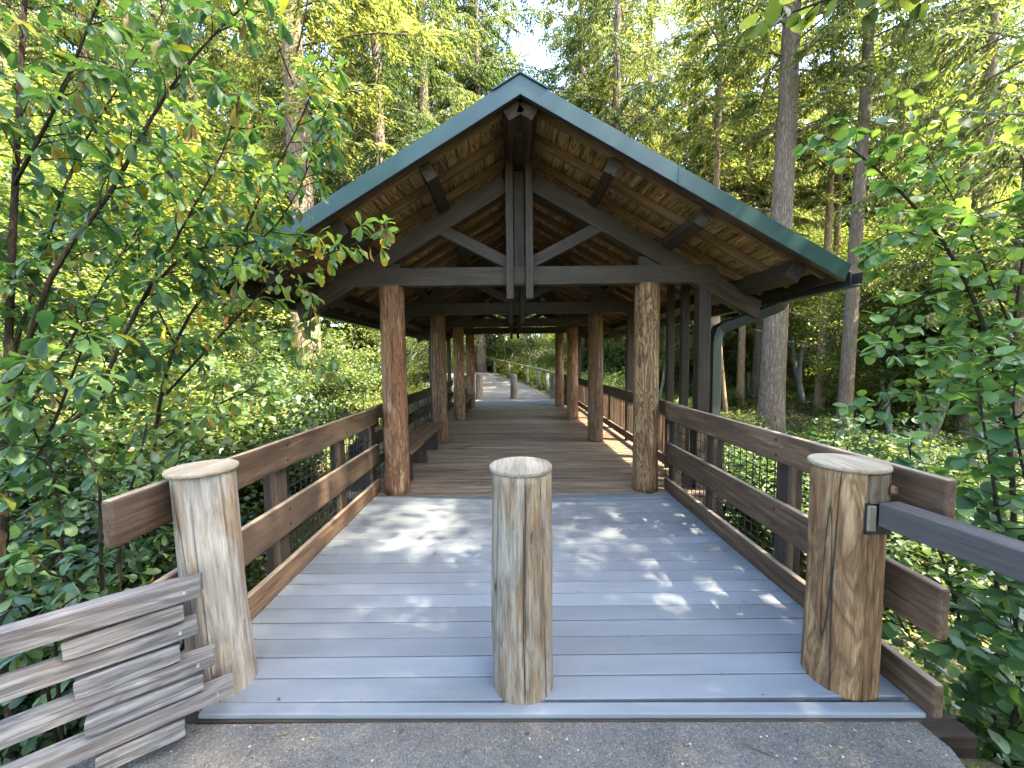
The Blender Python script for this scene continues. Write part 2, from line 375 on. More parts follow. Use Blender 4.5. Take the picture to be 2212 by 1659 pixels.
# ------------------------------------------------------------------ terrain
PR = np.array([(1.75, 15.6, 0), (1.5, 17, 0), (.9, 21, .12), (.2, 24, .25), (-1.4, 27.5, .6), (-3.2, 31, 1.0), (-7, 38, 1.65), (-14, 46, 2.0), (-26, 56, 2.4)])
PL = np.array([(-1.75, 15.6, 0), (-1.9, 17, 0), (-3.2, 19, .08), (-6, 21, .2), (-9, 23.5, .45), (-12, 27, .8), (-17, 34, 1.3), (-23, 42, 1.8), (-34, 50, 2.3)])
def sst(t): t = np.clip(t, 0, 1); return t*t*(3-2*t)
def in_strip(x, y):
    best = np.full(x.shape, 1e9); zz = np.zeros(x.shape)
    for i in range(len(PR)-1):
        for a in np.linspace(0, 1, 6):
            for b in np.linspace(0, 1, 11):
                q = (PR[i]*(1-a)+PR[i+1]*a)*(1-b)+(PL[i]*(1-a)+PL[i+1]*a)*b
                d = np.hypot(x-q[0], y-q[1]); m = d < best; best[m] = d[m]; zz[m] = q[2]
    return best, zz
def gz(x, y, detail=True):
    x = np.asarray(x, float); y = np.asarray(y, float)
    z = np.full(x.shape, -1.75) + .022*np.maximum(0, y-8)
    z += np.clip((-x-4)*.17, 0, 2.6) + np.clip((x-25)*.05, 0, 3)
    z += -.9*np.exp(-((y-8)/4)**2)*np.exp(-(x/9)**2)
    z += np.clip((np.hypot(x, y-10)-60)*.06, 0, 12)
    if detail: z += .12*np.sin(x*1.3+y*.7)+.08*np.sin(x*2.9-y*2.1+1)+.15*np.sin(x*.35+1.3)*np.cos(y*.3)
    d, pz = in_strip(x, y)
    wgt = 1-sst((d-.9)/5.0); z = z*(1-wgt)+(pz-.06)*wgt
    dx = np.maximum(np.abs(x-0.0)-1.85, 0); dy = np.maximum(y-1.45, 0); dn = np.hypot(dx*np.where(x > 0, 1.0, .8), dy*1.6)
    wgt = 1-sst(dn/2.0); z = z*(1-wgt)+(-.10)*wgt
    return z
def g1(x, y): return float(gz(np.array([x]), np.array([y]))[0])
def axis(lim, fine, n1, n2):
    a = np.linspace(0, fine, n1); b = fine + (np.linspace(0, 1, n2)[1:]**2)*(lim-fine); h = np.concatenate([a, b]); return np.concatenate([-h[::-1][:-1], h])
gx = axis(330, 18, 75, 45); gy = axis(330, 22, 75, 45)+9
X, Y = np.meshgrid(gx, gy); Z = gz(X, Y)
nx, ny = len(gx), len(gy)
me = bpy.data.meshes.new('ground')
fc = [(j*nx+i, j*nx+i+1, (j+1)*nx+i+1, (j+1)*nx+i) for j in range(ny-1) for i in range(nx-1)]
me.from_pydata(np.stack([X, Y, Z], -1).reshape(-1, 3).tolist(), [], fc); me.polygons.foreach_set('use_smooth', [True]*len(fc)); me.materials.append(M['soil'])
ground = bpy.data.objects.new('ground', me); COL.objects.link(ground); tag(ground, kind='structure')

# asphalt sheets
def sheet(name, pts_a, pts_b, mat, nb=8, thick=.06, jit=.02):
    v = []; f = []; n = len(pts_a)
    for i in range(n):
        for k in range(nb+1):
            t = k/nb; q = np.array(pts_a[i])*(1-t)+np.array(pts_b[i])*t
            if k in (0, nb): q = q + np.array([random.uniform(-jit, jit), random.uniform(-jit, jit)*.3, 0])
            v.append(tuple(q))
    m = nb+1
    for i in range(n-1):
        for k in range(nb): f.append((i*m+k, i*m+k+1, (i+1)*m+k+1, (i+1)*m+k))
    base = len(v); v += [(a, b, c-thick) for a, b, c in v]
    for i in range(n-1):
        for k in (0, nb):
            a, b = i*m+k, (i+1)*m+k; f.append((a, b, b+base, a+base) if k else (b, a, a+base, b+base))
    for i in (0, n-1):
        for k in range(nb):
            a, b = i*m+k, i*m+k+1; f.append((b, a, a+base, b+base) if i else (a, b, b+base, a+base))
    me = bpy.data.meshes.new(name); me.from_pydata(v, [], f); me.materials.append(mat)
    o = bpy.data.objects.new(name, me); COL.objects.link(o); tag(o, kind='structure'); return o
ys = np.concatenate([np.linspace(-8, -1, 8), np.linspace(-.6, 1.645, 16)])
A = [(-1.95-.0*y, y, -.030) for y in ys]; B = [(1.62+.10*math.sin(y*5)+max(0, .6-y)*.08, y, -.030) for y in ys]
sheet('path', A, B, M['asphalt'], 10, .14, .03)
PRd = []; PLd = []
for i in range(len(PR)-1):
    for a in np.linspace(0, 1, 8)[:-1]: PRd.append(PR[i]*(1-a)+PR[i+1]*a); PLd.append(PL[i]*(1-a)+PL[i+1]*a)
sheet('path', PLd, PRd, M['asphalt_far'], 12, .1, .05)

# ------------------------------------------------------------------ decks
def deck(name, x0, x1, y0, y1, mat, parent=None, pitch=.1385, gap=.006, th=.03, wav=0.0):
    m = MB(); y = y0
    while y < y1-.02:
        e = min(y+pitch, y1); dz = random.uniform(-.0012, .0012)
        m.beam((x0+random.uniform(-.004, .004), (y+e-gap)/2, -th/2+dz), (x1+random.uniform(-.004, .004), (y+e-gap)/2, -th/2+dz), e-y-gap, th)
        y = e
    return m.build(name, mat, parent, .004)
bw = empty('boardwalk', (0, 1.6, 0)); tag(bw, kind='structure')
def rebase(o, root): o.parent = root; o.location = tuple(Vector(o.location)-Vector(root.location)); return o
rebase(deck('deck_boards', -1.77, 1.77, 1.725, 4.50, M['deck_grey']), bw)
m = MB(); m.beam((-1.56, 1.695, -.012), (1.75, 1.662, -.012), .062, .026); rebase(m.build('nosing_board', M['deck_grey'], None, .006), bw)
m = MB(); m.beam((-1.56, 1.662, -.055), (1.72, 1.632, -.055), .018, .06); rebase(m.build('edge_beam', M['stain_dark'], None), bw)
m = MB()
for x in (-1.6, -.8, 0, .8, 1.6): m.beam((x, 1.8, -.16), (x, 4.7, -.16), .09, .24)
m.beam((-2.2, 1.95, -.42), (2.2, 1.95, -.42), .3, .26)
rebase(m.build('joists', M['stain_dark'], None), bw)
bw2 = empty('boardwalk', (0, 15.6, 0)); tag(bw2, kind='structure')
rebase(deck('deck_boards', -1.77, 1.77, 13.12, 15.6, M['deck_grey']), bw2)

# ------------------------------------------------------------------ covered bridge
SL = {-1: .597, 1: .562}; WL = {-1: 2.87, 1: 3.07}; ROWS = [4.65, 7.487, 10.324, 13.16]; YF, YB = 3.65, 14.2
br = empty('covered_bridge', (0, 4.65, 0), 'open timber bridge shelter with green metal roof, dark trusses and round log posts', 'covered bridge')
BL = Vector((0, 4.65, 0))
def bp(o): o.parent = br; o.location = tuple(Vector(o.location)-BL); return o
def B1(name, mat, bevel, *a, **k): return bp(one(name, mat, None, bevel, *a, **k))

def log(name, base, top, r0, r1, mat, cracks=3, nseg=40, rings=26, seed=0, wob=.02, crackdepth=.022, cutz=None):
    """peeled log with real splits, open at nothing"""
    rs = random.Random(seed); m = MB()
    ca = [rs.uniform(0, 2*math.pi) for _ in range(cracks)]
    # make sure one crack faces the camera side
    if cracks: ca[0] = -math.pi/2 + rs.uniform(-.4, .4)
    cd_ = [rs.uniform(.5, 1)*crackdepth for _ in ca]; cs = [rs.uniform(0, 9) for _ in ca]; ce = [(rs.uniform(0, .25), rs.uniform(.7, 1.05)) for _ in ca]
    angs = [(2*math.pi*k/nseg, None) for k in range(nseg)]
    for i, a in enumerate(ca):
        angs = [q for q in angs if q[1] is not None or abs(((q[0]-a+math.pi) % (2*math.pi))-math.pi) > .06]
        for d in (-.035, 0, .035): angs.append(((a+d) % (2*math.pi), i if d == 0 else -1-i))
    angs.sort(key=lambda q: q[0]); n = len(angs)
    b = Vector(base); t = Vector(top); L = (t-b).length; v = []; g = []; f = []
    for j in range(rings+1):
        u = j/rings; c = b.lerp(t, u); r = r0*(1-u)+r1*u
        if j == 0: r *= .99
        if u > .985: r *= .985
        for th, k in angs:
            dr = wob*mnoise.noise(Vector((math.cos(th)*1.2+seed*3.1, math.sin(th)*1.2, u*L*1.4))) + .008*mnoise.noise(Vector((math.cos(th)*6, math.sin(th)*6+seed, u*L*1.1)))
            rr = r*(1+dr*2.0) ; tw = 0
            if k is not None:
                i = k if k >= 0 else -1-k
                tw = .10*mnoise.noise(Vector((cs[i], u*L*1.3, 0)))
                if k >= 0:
                    e = sst(np.clip((u-ce[i][0])/.15, 0, 1))*sst(np.clip((ce[i][1]-u)/.15, 0, 1)); rr -= cd_[i]*float(e)
            x, y = math.cos(th+tw)*rr, math.sin(th+tw)*rr
            v.append((c.x+x, c.y+y, c.z)); g.append((u*L+seed*2.7, x, y))
    for j in range(rings):
        for k in range(n):
            k2 = (k+1) % n; f.append((j*n+k, j*n+k2, (j+1)*n+k2, (j+1)*n+k))
    f.append(tuple(range(n-1, -1, -1))); f.append(tuple(rings*n+k for k in range(n)))
    m.add(v, f, g)
    o = m.build(name, mat, None, 0, True)
    # keep the crack edges crisp
    o.data.polygons[-1].use_smooth = False; o.data.polygons[-2].use_smooth = False
    return o
post_m = [('log_red', 'log_tan'), ('log_dark', 'log_dark'), ('log_tan', 'log_red'), ('log_red', 'log_red')]
for i, y in enumerate(ROWS):
    for s, k in ((-1, 0), (1, 1)):
        xx = s*1.525
        o = bp(log('log_post', (xx, y, -.02), (xx, y, 2.49), .152, .142, M[post_m[i][k]], 3, 40, 26, i*2+k+3))
        if i == 0: o['label'] = 'reddish brown peeled log post' if s < 0 else 'amber log post with swirling dark grain'
Z_CH = 3.87     # principal rafter top line at the ridge
for i, y in enumerate(ROWS):
    B1('tie_beam', M['truss'], .006, (-2.18, y-.02, 2.585), (2.3, y-.02, 2.595), .13, .21)
    for s in (-1, 1):
        vt = .21/2/math.cos(math.atan(SL[s]))
        p0 = (s*.16, y-.02, Z_CH-SL[s]*.16-vt); p1 = (s*(WL[s]-.22), y-.02, Z_CH-SL[s]*(WL[s]-.22)-vt)
        B1('principal_rafter', M['truss'], .006, p0, p1, .12, .205, cuts=(0, -.06))
        B1('strut', M['truss'], .004, (s*.13, y-.02, 2.74), (s*1.0, y-.02, 3.18), .10, .13)
        B1('block_post', M['truss'], .004, (s*1.54, y+.01, 2.49+.2), (s*1.54, y+.01, Z_CH-SL[s]*1.54-.2), .27, .12, up=(0, 1, 0))
        k = B1('king_post', M['truss'], .004, (s*.112, y-.135, 2.31), (s*.112, y-.135, 3.86), .085, .10, up=(0, 1, 0))
        for z in (2.52, 2.64):
            m = MB(); m.tube([(s*.112, y-.20, z), (s*.112, y-.18, z)], .013, 10)
            b_ = m.build('bolt', M['black_metal']); b_.parent = k; b_.location = tuple(-Vector(k.location)-BL) if False else (0, 0, 0)
    m = MB(); m.beam((0, y+.02, 2.7), (0, y+.02, 3.8), .12, .10, up=(0, 1, 0)); bp(m.build('king_post', M['stain_dark'], None, .004))
# bolts on the front tie beam
for x in (-1.62, -1.48, 1.46, 1.60):
    for z in (2.54, 2.64):
        m = MB(); m.tube([(x, 4.552, z), (x, 4.568, z)], .012, 8); bp(m.build('bolt', M['black_metal']))
# purlins
pn = Vector((0, 0, 1))
for s in (-1, 1):
    S = SL[s]
    for xx, w_, h_ in ((.92, .12, .16), (1.79, .12, .16), (WL[s]-.37, .14, .18)):
        nrm = Vector((s*S, 0, 1)).normalized()
        c = Vector((s*xx, 0, Z_CH+.15-S*xx)) - nrm*.075
        B1('purlin', M['truss'], .006, (c.x, 3.78, c.z), (c.x, YB-.1, c.z), w_, h_, up=nrm)
    nrm = Vector((s*S, 0, 1)).normalized(); c = Vector((s*.095, 0, Z_CH+.15-S*.095)) - nrm*.062
    B1('ridge_beam', M['rail_brown'], .004, (c.x, 3.70, c.z), (c.x, YB-.05, c.z), .17, .125, up=nrm)
m = MB(); m.beam((0, 3.95, 3.90), (0, YB-.2, 3.90), .10, .16); bp(m.build('ridge_beam', M['truss'], None, .004))
# common rafters, sheathing, roofing
ZR = Z_CH+.155
y = 3.83; ny_ = 0
while y < YB:
    for s in (-1, 1):
        S = SL[s]; B1('common_rafter', M['rafter'], .003, (s*.03, y, ZR+.045/math.cos(.52)-S*.03), (s*(WL[s]-.09), y, ZR+.045/math.cos(.52)-S*(WL[s]-.09)), .05, .085)
    y += .475
cosS = math.cos(math.atan(.58))
for s in (-1, 1):
    S = SL[s]; WW = WL[s]; m = MB(); x = .03
    while x < WW-.07:
        z = ZR+.105/cosS-S*x
        m.beam((s*(x+.062), YF+.03, z-S*.062), (s*(x+.062), YB-.03, z-S*.062), .130, .018, up=(s*S, 0, 1)); x += .1235
    bp(m.build('roof_sheathing', M['sheath']))
    m = MB(); z0 = ZR+.122/cosS
    m.beam((0, (YF+YB)/2, z0), (s*WW, (YF+YB)/2, z0-S*WW), YB-YF-.04, .022)
    xr = YF+.35
    while xr < YB-.2:
        m.beam((s*.3, xr, z0+.016-S*.3), (s*(WW-.02), xr, z0+.016-S*(WW-.02)), .02, .02); xr += .3
    bp(m.build('roof_panel', M['green_metal']))
ZT = ZR+.158
for yy, nm in ((YF, 0), (YB, 1)):
    for s in (-1, 1):
        S = SL[s]; WW = WL[s]; dy = -.012 if nm == 0 else .012
        v = []; d_ = .185
        for y_ in (yy+dy, yy-dy):
            v += [(0, y_, ZT), (s*WW, y_, ZT-S*WW), (s*(WW-.06), y_, ZT-S*(WW-.055)-d_), (0, y_, ZT-d_)]
        m = MB(); fcs = [(0, 1, 2, 3), (7, 6, 5, 4), (0, 4, 5, 1), (1, 5, 6, 2), (2, 6, 7, 3), (3, 7, 4, 0)]
        m.add(v, fcs, [(q[0], q[1], q[2]) for q in v]); bp(m.build('fascia_board', M['green_metal']))
        m = MB(); m.beam((0, yy-.018, ZT-d_-.004), (s*(WW-.07), yy-.018, ZT-d_-.004-S*(WW-.07)), .05, .008); bp(m.build('drip_edge', M['gutter']))
for s in (-1, 1):
    S = SL[s]; m = MB(); m.beam((0, (YF+YB)/2, ZT+.010), (s*.25, (YF+YB)/2, ZT+.010-S*.25), YB-YF+.06, .012); bp(m.build('ridge_cap', M['green_metal']))
for x, s in ((-1.95, -1), (1.45, 1)):
    m = MB(); zc = ZT-SL[s]*abs(x); m.beam((x, YF-.014, zc-.172), (x, YF-.014, zc-.006), .012, .006, up=(0, 1, 0)); bp(m.build('fascia_seam', M['green_metal'], None, .001))
# gutters and downspout
for s in (-1, 1):
    S = SL[s]; x0 = WL[s]+.01; m = MB(); z = ZT-S*x0-.09
    m.box(s*x0-.005, s*x0+.005, YF-.0, YB, z-.10, z+.03); m.box(s*(x0+.10)-.004, s*(x0+.10)+.004, YF-.01, YB, z-.07, z+.03)
    m.box(min(s*x0, s*(x0+.1)), max(s*x0, s*(x0+.1)), YF-.005, YB, z-.10, z-.09); bp(m.build('gutter', M['gutter']))
    m = MB(); xe = WL[s]-.08; m.box(s*xe-.012, s*xe+.012, YF+.04, YB-.04, ZR-S*xe-.03, ZR-S*xe+.1); bp(m.build('eave_board', M['stain_dark']))
m = MB()
pth = [(3.12, 4.62, 2.36), (3.12, 4.62, 2.27), (3.09, 4.62, 2.22), (3.03, 4.63, 2.185), (2.50, 4.73, 1.985), (2.43, 4.74, 1.95), (2.405, 4.75, 1.86), (2.395, 4.75, 1.78), (2.395, 4.75, -.7)]
for a, b in zip(pth[:-1], pth[1:]): pass
m.tube(pth, .082, 4); o = bp(m.build('downspout', M['gutter'], None, .006))
m = MB()
for k in range(6):
    t = k/5; a = Vector(pth[1]).lerp(Vector(pth[3]), t); m.tube([a, a+Vector((-.006, 0, -.006))], .066, 8)
bp(m.build('downspout_elbow', M['gutter']))
m = MB()
for k in range(6):
    t = k/5; a = Vector(pth[5]).lerp(Vector(pth[7]), t); m.tube([a, a+Vector((-.002, 0, -.010))], .066, 8)
bp(m.build('downspout_elbow', M['gutter']))
# floor and structure below
bp(deck('floor_boards', -2.24, 2.24, 4.50, 13.12, M['deck_brown'], None, .1385, .009, .034))
m = MB()
for x in (-2.05, -1.5, -.5, .5, 1.5, 2.05): m.beam((x, 4.3, -.2), (x, 13.4, -.2), .14, .32)
for y in (4.6, 9, 13): m.beam((-2.4, y, -.5), (2.4, y, -.5), .3, .28)
bp(m.build('floor_beam', M['stain_dark']))
# outer square posts on the right
for y, w_ in ((4.65, .14), (5.12, .09), (5.58, .09), (7.487, .13), (10.324, .13), (13.16, .13)):
    B1('side_post', M['stain_dark'], .005, (2.19, y, -.3), (2.19, y, Z_CH-SL[1]*2.19+.05), w_, w_, up=(0, 1, 0))
for y in (7.487, 10.324, 13.16):
    B1('side_post', M['stain_dark'], .005, (-2.25, y, -.3), (-2.25, y, Z_CH-SL[-1]*2.25+.05), .12, .12, up=(0, 1, 0))

# ------------------------------------------------------------------ railings
def railing(label, x, y0, y1, side, top=(.88, 1.085), mid=(.40, .63), kick=(.03, .19), yposts=(), mats=('rail_brown', 'rail_brown', 'rail_brown'), mesh=True, pick=False, midr=True, group=None, skew=0):
    """x = inner face of the boards; side = +1 right, -1 left; posts stand outside"""
    r = empty('bridge_railing', (x, y0, 0), label, 'railing', group)
    def at(o): o.parent = r; o.location = tuple(-Vector((x, y0, 0))); return o
    t = .045
    X = x+side*t/2
    for nm, zz, mt, ok in (('top_rail', top, mats[0], 1), ('middle_rail', mid, mats[1], midr), ('kick_board', kick, mats[2], 1)):
        if not ok: continue
        m = MB(); m.beam((X, y0, (zz[0]+zz[1])/2), (X+skew, y1, (zz[0]+zz[1])/2), t, zz[1]-zz[0]); at(m.build(nm, M[mt], None, .012))
    for y in yposts:
        xx = x+side*(t+.055); m = MB(); m.beam((xx, y, -.35), (xx, y, top[1]-.03), .10, .12, up=(0, 1, 0)); at(m.build('rail_post', M['stain_dark'], None, .005))
        for zz in ((top,) if not midr else (top, mid)):
            for dz in (-.055, .055):
                m = MB(); zc = (zz[0]+zz[1])/2+dz; m.tube([(x-side*.004, y, zc), (x+side*.002, y, zc)], .011, 8); at(m.build('bolt', M['black_metal']))
        m = MB(); m.beam((x+side*(t+.02), y-.075, .02), (x+side*(t+.02), y-.075, top[1]-.05), .035, .03, up=(0, 1, 0)); at(m.build('rail_batten', M['rail_brown'], None, .003))
    if mesh:
        m = MB(); xx = x+side*(t+.012); y = y0+.02
        za, zb = kick[0], top[1]-.04
        ya = yposts[0] if len(yposts) else y0
        y = ya
        while y < y1: m.beam((xx, y, za), (xx, y, zb), .0055, .0055, up=(0, 1, 0)); y += .085
        z = za
        while z < zb: m.beam((xx+side*.003, ya, z), (xx+side*.003, y1, z), .0055, .0055); z += .095
        at(m.build('wire_mesh', M['black_metal']))
    if pick:
        m_ = []
        y = y0+.08
        while y < y1-.03:
            m = MB(); xx = x+side*(t+.02); m.beam((xx, y, .02), (xx, y, top[0]+.04), .038, .038, up=(0, 1, 0)); o = at(m.build('picket', M['rail_tan'])); y += .128
    return r
railing('weathered brown board railing left of the grey deck, nearest the left bollard', -1.735, 1.525, 4.66, -1, yposts=(2.75, 3.75, 4.6), mats=('rail_brown', 'rail_brown', 'rail_tan'), top=(.85, 1.055), mid=(.365, .60), kick=(.005, .165))
railing('tan and brown board railing right of the grey deck, behind the notched bollard', 1.745, 1.60, 4.62, 1, yposts=(2.66, 3.66, 4.55), mats=('rail_tan', 'rail_tan', 'rail_tan'), top=(.875, 1.08), mid=(.36, .60), kick=(.0, .16))
railing('sunlit picket railing along the right side under the roof', 2.10, 4.72, 13.1, 1, top=(.78, .99), kick=(.06, .20), yposts=(6.1, 8.9, 11.7), mats=('rail_brown', 'rail_brown', 'rail_brown'), mesh=True, pick=True, midr=False)
railing('shaded board railing behind the benches on the left under the roof', -2.12, 4.72, 13.1, -1, top=(.74, .94), mid=(.36, .56), kick=(.03, .17), yposts=(5.4, 6.4, 8.4, 9.4, 11.4, 12.4), mats=('stain_dark', 'stain_dark', 'stain_dark'))
railing('short far board railing left, beyond the last posts', -1.70, 13.3, 15.75, -1, yposts=(13.5, 14.6), mats=('stain_dark',)*3)
railing('short far board railing right, beyond the last posts', 1.72, 13.3, 15.75, 1, yposts=(13.5, 14.6), mats=('stain_dark',)*3)
# short returns between the narrow railing and the wide one
for s, x0, lb in ((1, 1.80, 'short dark mesh panel joining the two right railings beside the downspout'), (-1, -1.75, 'short dark panel joining the two left railings behind the first log post')):
    r = empty('railing_return', (x0, 4.68, 0), lb, 'railing')
    xa, xb = min(x0, s*2.2), max(x0, s*2.2)
    for z0, z1 in ((.02, .18), (.8, .97)):
        m = MB(); m.box(xa, xb, 4.66, 4.70, z0, z1); o = m.build('return_board', M['stain_dark'], None, .004); o.parent = r; o.location = (-x0, -4.68, 0)
    m = MB(); x = xa
    while x < xb: m.beam((x, 4.715, .15), (x, 4.715, .85), .0055, .0055, up=(0, 1, 0)); x += .062
    z = .2
    while z < .85: m.beam((xa, 4.72, z), (xb, 4.72, z), .0055, .0055); z += .095
    o = m.build('wire_mesh', M['black_metal']); o.parent = r; o.location = (-x0, -4.68, 0)

# ------------------------------------------------------------------ benches
def bench(label, y0, y1):
    r = empty('wooden_bench', (-1.6, y0, 0), label, 'bench', 'benches along the left side under the roof')
    def at(o): o.parent = r; o.location = (1.6, -y0, 0)
    for k in range(3):
        m = MB(); m.beam((-1.43-.125*k, y0, .435), (-1.43-.125*k, y1, .435), .11, .04); at(m.build('seat_board', M['log_dark'], None, .005))
    for y in (y0+.25, (y0+y1)/2, y1-.25):
        m = MB(); m.beam((-1.60, y, 0), (-1.60, y, .415), .28, .08, up=(0, 1, 0)); at(m.build('leg', M['stain_dark'], None, .004))
bench('dark slatted bench between the first and second left log posts', 4.84, 7.12)
bench('dark slatted bench between the third and fourth left log posts', 10.5, 12.9)

# ------------------------------------------------------------------ bollards
def cap(name, c, r, th, mat, parent, n=40, split=False, tilt=0):
    m = MB(); v = []; g = []; f = []
    prof = [(r*.97, 0), (r, th*.3), (r, th*.75), (r*.975, th), (r*.5, th+.003), (0.02, th+.003)]
    for q, z in prof:
        for k in range(n):
            th_ = 2*math.pi*k/n; rr = q*(1+.012*mnoise.noise(Vector((math.cos(th_)*2, math.sin(th_)*2, c[0]*3))))
            x, y = math.cos(th_)*rr, math.sin(th_)*rr
            v.append((c[0]+x, c[1]+y, c[2]+z+x*tilt)); g.append((y*1.0+c[0], x, z))
    for i in range(len(prof)-1):
        for k in range(n): f.append((i*n+k, i*n+(k+1) % n, (i+1)*n+(k+1) % n, (i+1)*n+k))
    f.append(tuple(range(n-1, -1, -1))); f.append(tuple((len(prof)-1)*n+k for k in range(n)))
    m.add(v, f, g); o = m.build(name, mat, parent); return o
def bollard(label, bx, by, tx, ty, h, r0, r1, mat, capmat, seed, cr=.148, capth=.024, cracks=4, tilt=0, group=None):
    e = empty('log_bollard', (bx, by, 0), label, 'bollard', group)
    o = log('log', (0, 0, -.035), (tx-bx, ty-by, h-capth), r0, r1, M[mat], cracks, 56, 30, seed, .045, .030); o.parent = e
    c = cap('cap', (tx-bx, ty-by, h-capth), cr, capth, M[capmat], e, tilt=tilt)
    return e
bollard('grey weathered log bollard with split round cap in the middle of the deck entrance', -.06, 1.845, -.063, 1.845, 1.10, .153, .147, 'bollard_grey', 'cap_grey', 1, .152)
bollard('pale grey log bollard with long crack on the left of the deck entrance', -1.565, 1.845, -1.615, 1.845, 1.105, .135, .128, 'bollard_pale', 'cap_wood', 2, .147, .02)
rb = bollard('amber log bollard with a notch holding the grey handrail, right of the deck entrance', 1.532, 1.845, 1.532, 1.845, 1.10, .147, .145, 'bollard_amber', 'cap_wood', 5, .158, .022)
# notch pieces of the right bollard
m = MB(); n = 14; v = []; g = []; f = []
for z in (.945, 1.072):
    for k in range(n+1):
        th = -1.75+k/n*2.0; r = .153; v.append((math.cos(th)*r, math.sin(th)*r, z)); g.append((z+3, math.cos(th)*r, math.sin(th)*r))
    for k in range(n+1):
        th = -1.75+k/n*2.0; r = .12; v.append((math.cos(th)*r, math.sin(th)*r, z)); g.append((z+3, math.cos(th)*r, math.sin(th)*r))
q = n+1
for k in range(n):
    f += [(k, k+1, 2*q+k+1, 2*q+k), (q+k+1, q+k, 3*q+k, 3*q+k+1), (k+1, k, q+k, q+k+1), (2*q+k, 2*q+k+1, 3*q+k+1, 3*q+k)]
f += [(0, 2*q, 3*q, q), (q-1, 2*q-1, 4*q-1, 3*q-1)]
m.add(v, f, g); o = m.build('top_block', M['block'], rb)
m = MB(); m.beam((-.020, -.152, .82), (-.020, -.152, .935), .034, .02, up=(0, 1, 0)); m.build('wedge', M['cap_grey'], rb, .003)
m = MB(); m.beam((.020, -.146, .80), (.020, -.146, .942), .115, .012, up=(0, 1, 0)); m.build('notch', M['black_metal'], rb)  # thin black plate standing in for the shaded hollow; nothing is cut out
m = MB(); m.tube([(.085, -.136, 1.0), (.094, -.150, 1.0)], [.026, .018], 14); m.build('knot', M['log_dark'], rb, 0, True)
for x, lab, mt, sd in ((-1.45, 'far pale log bollard left of the far deck end', 'bollard_pale', 11), (-.03, 'far slim log bollard in the middle of the far deck end', 'bollard_grey', 12), (1.62, 'far mossy log bollard right of the far deck end, where the path fence starts', 'bollard_grey', 13)):
    bollard(lab, x, 15.72, x, 15.72, 1.02 if abs(x) < 1 else 1.05, .15, .14, mt, 'cap_grey', sd, .15)

# handrail going off to the right of the camera
p0 = Vector(px(1868, 1100, 1.70)); 
e = empty('handrail', (1.55, 1.66, 0), 'dark grey painted square handrail set into the notched right bollard', 'handrail')
m = MB(); m.beam((1.585, 1.690, .900), (1.70, .98, .893), .105, .11); m.beam((1.699, .985, .893), (1.86, -.6, .88), .105, .1095)
o = m.build('rail', M['hand_grey'], e, .006); o.location = (-1.55, -1.66, 0)
for y in (.2, -.55):
    m = MB(); m.beam((1.78+(.2-y)*.1, y, -.3), (1.78+(.2-y)*.1, y, .855), .12, .12, up=(0, 1, 0)); o = m.build('post', M['hand_grey'], e, .006); o.location = (-1.55, -1.66, 0)

# ------------------------------------------------------------------ stacked split-rail fence, lower left
def split(p0, p1, wd, ht, seed, taper=.12, nl=26):
    """hand-split rail: uneven section along its length"""
    p0 = Vector(p0); p1 = Vector(p1); a = (p1-p0); L = a.length; a.normalize(); sd = a.cross(Vector((0, 0, 1))).normalized(); up = sd.cross(a)
    ring = [(-1, -1), (-.3, -1.02), (.5, -.98), (.97, -1), (1.03, -.92), (1.02, 0), (1.02, .9), (.95, 1), (.3, 1.02), (-.4, .97), (-.97, 1.0), (-1.03, .3), (-.95, -.3)]
    v = []; g = []; f = []; n = len(ring)
    for i in range(nl+1):
        t = i/nl; c = p0.lerp(p1, t) + up*(.014*mnoise.noise(Vector((t*L*1.6, seed, 0)))) + sd*(.01*mnoise.noise(Vector((t*L*1.5, seed+5, 2))))
        for k, (x, z) in enumerate(ring):
            jx = 1+.16*mnoise.noise(Vector((t*L*2.2, k*1.7, seed))); jz = 1+.2*mnoise.noise(Vector((t*L*2.0, k*1.3+9, seed)))
            end = 1-.10*(i in (0, nl))
            q = c+sd*(x*wd/2*jx*end)+up*(z*ht/2*jz*end)
            if i in (0, nl): q += a*(.012*mnoise.noise(Vector((k*2.1, seed, 3))))
            v.append(q); g.append((t*L+seed*3, x*wd/2, z*ht/2))
    for i in range(nl):
        for k in range(n): f.append((i*n+k, (i+1)*n+k, (i+1)*n+(k+1) % n, i*n+(k+1) % n))
    f.append(tuple(range(n))); f.append(tuple(nl*n+k for k in range(n-1, -1, -1)))
    m = MB(); m.add(v, f, g); return m
e = empty('split_rail_fence', (-1.45, 1.62, 0), 'low fence of stacked grey weathered split rails and spacer blocks beside the left bollard', 'fence')
dirv = Vector((-.80, -.64, 0)).normalized(); st = Vector((-1.47, 1.62, 0)); H = .084
ends = [0.0, .02, -.03, -.09]
for k in range(4):
    z = .645-2*k*H
    a = st + dirv*ends[k] + Vector((0, 0, z)); b = st + dirv*2.6 + Vector((0, 0, z+.01*k))
    o = split(a, b, .062+.01*(k == 0), .086 if k == 0 else .071, 3+k).build('rail', M['split_grey'], e, 0, False); o.location = tuple(-Vector(e.location))
    for (u0, u1) in ((.06+.02*(k % 2), .40-.02*k), (1.35, 1.7)):
        z2 = z-H; a = st+dirv*(u0-.05*(k == 2))+Vector((.0, -.0, z2)); b = st+dirv*u1+Vector((0, 0, z2-.006))
        o = split(a, b, .078, .070, 20+k*2, nl=10).build('spacer_block', M['split_grey'], e, 0, False); o.location = tuple(-Vector(e.location))
    m = MB(); nn = Vector((.64, -.80, 0)); c = st+dirv*(ends[k]+.055)+Vector((0, 0, z)); m.tube([c+nn*.030, c+nn*.041], .006, 8)
    o = m.build('nail', M['steel'], e); o.location = tuple(-Vector(e.location))
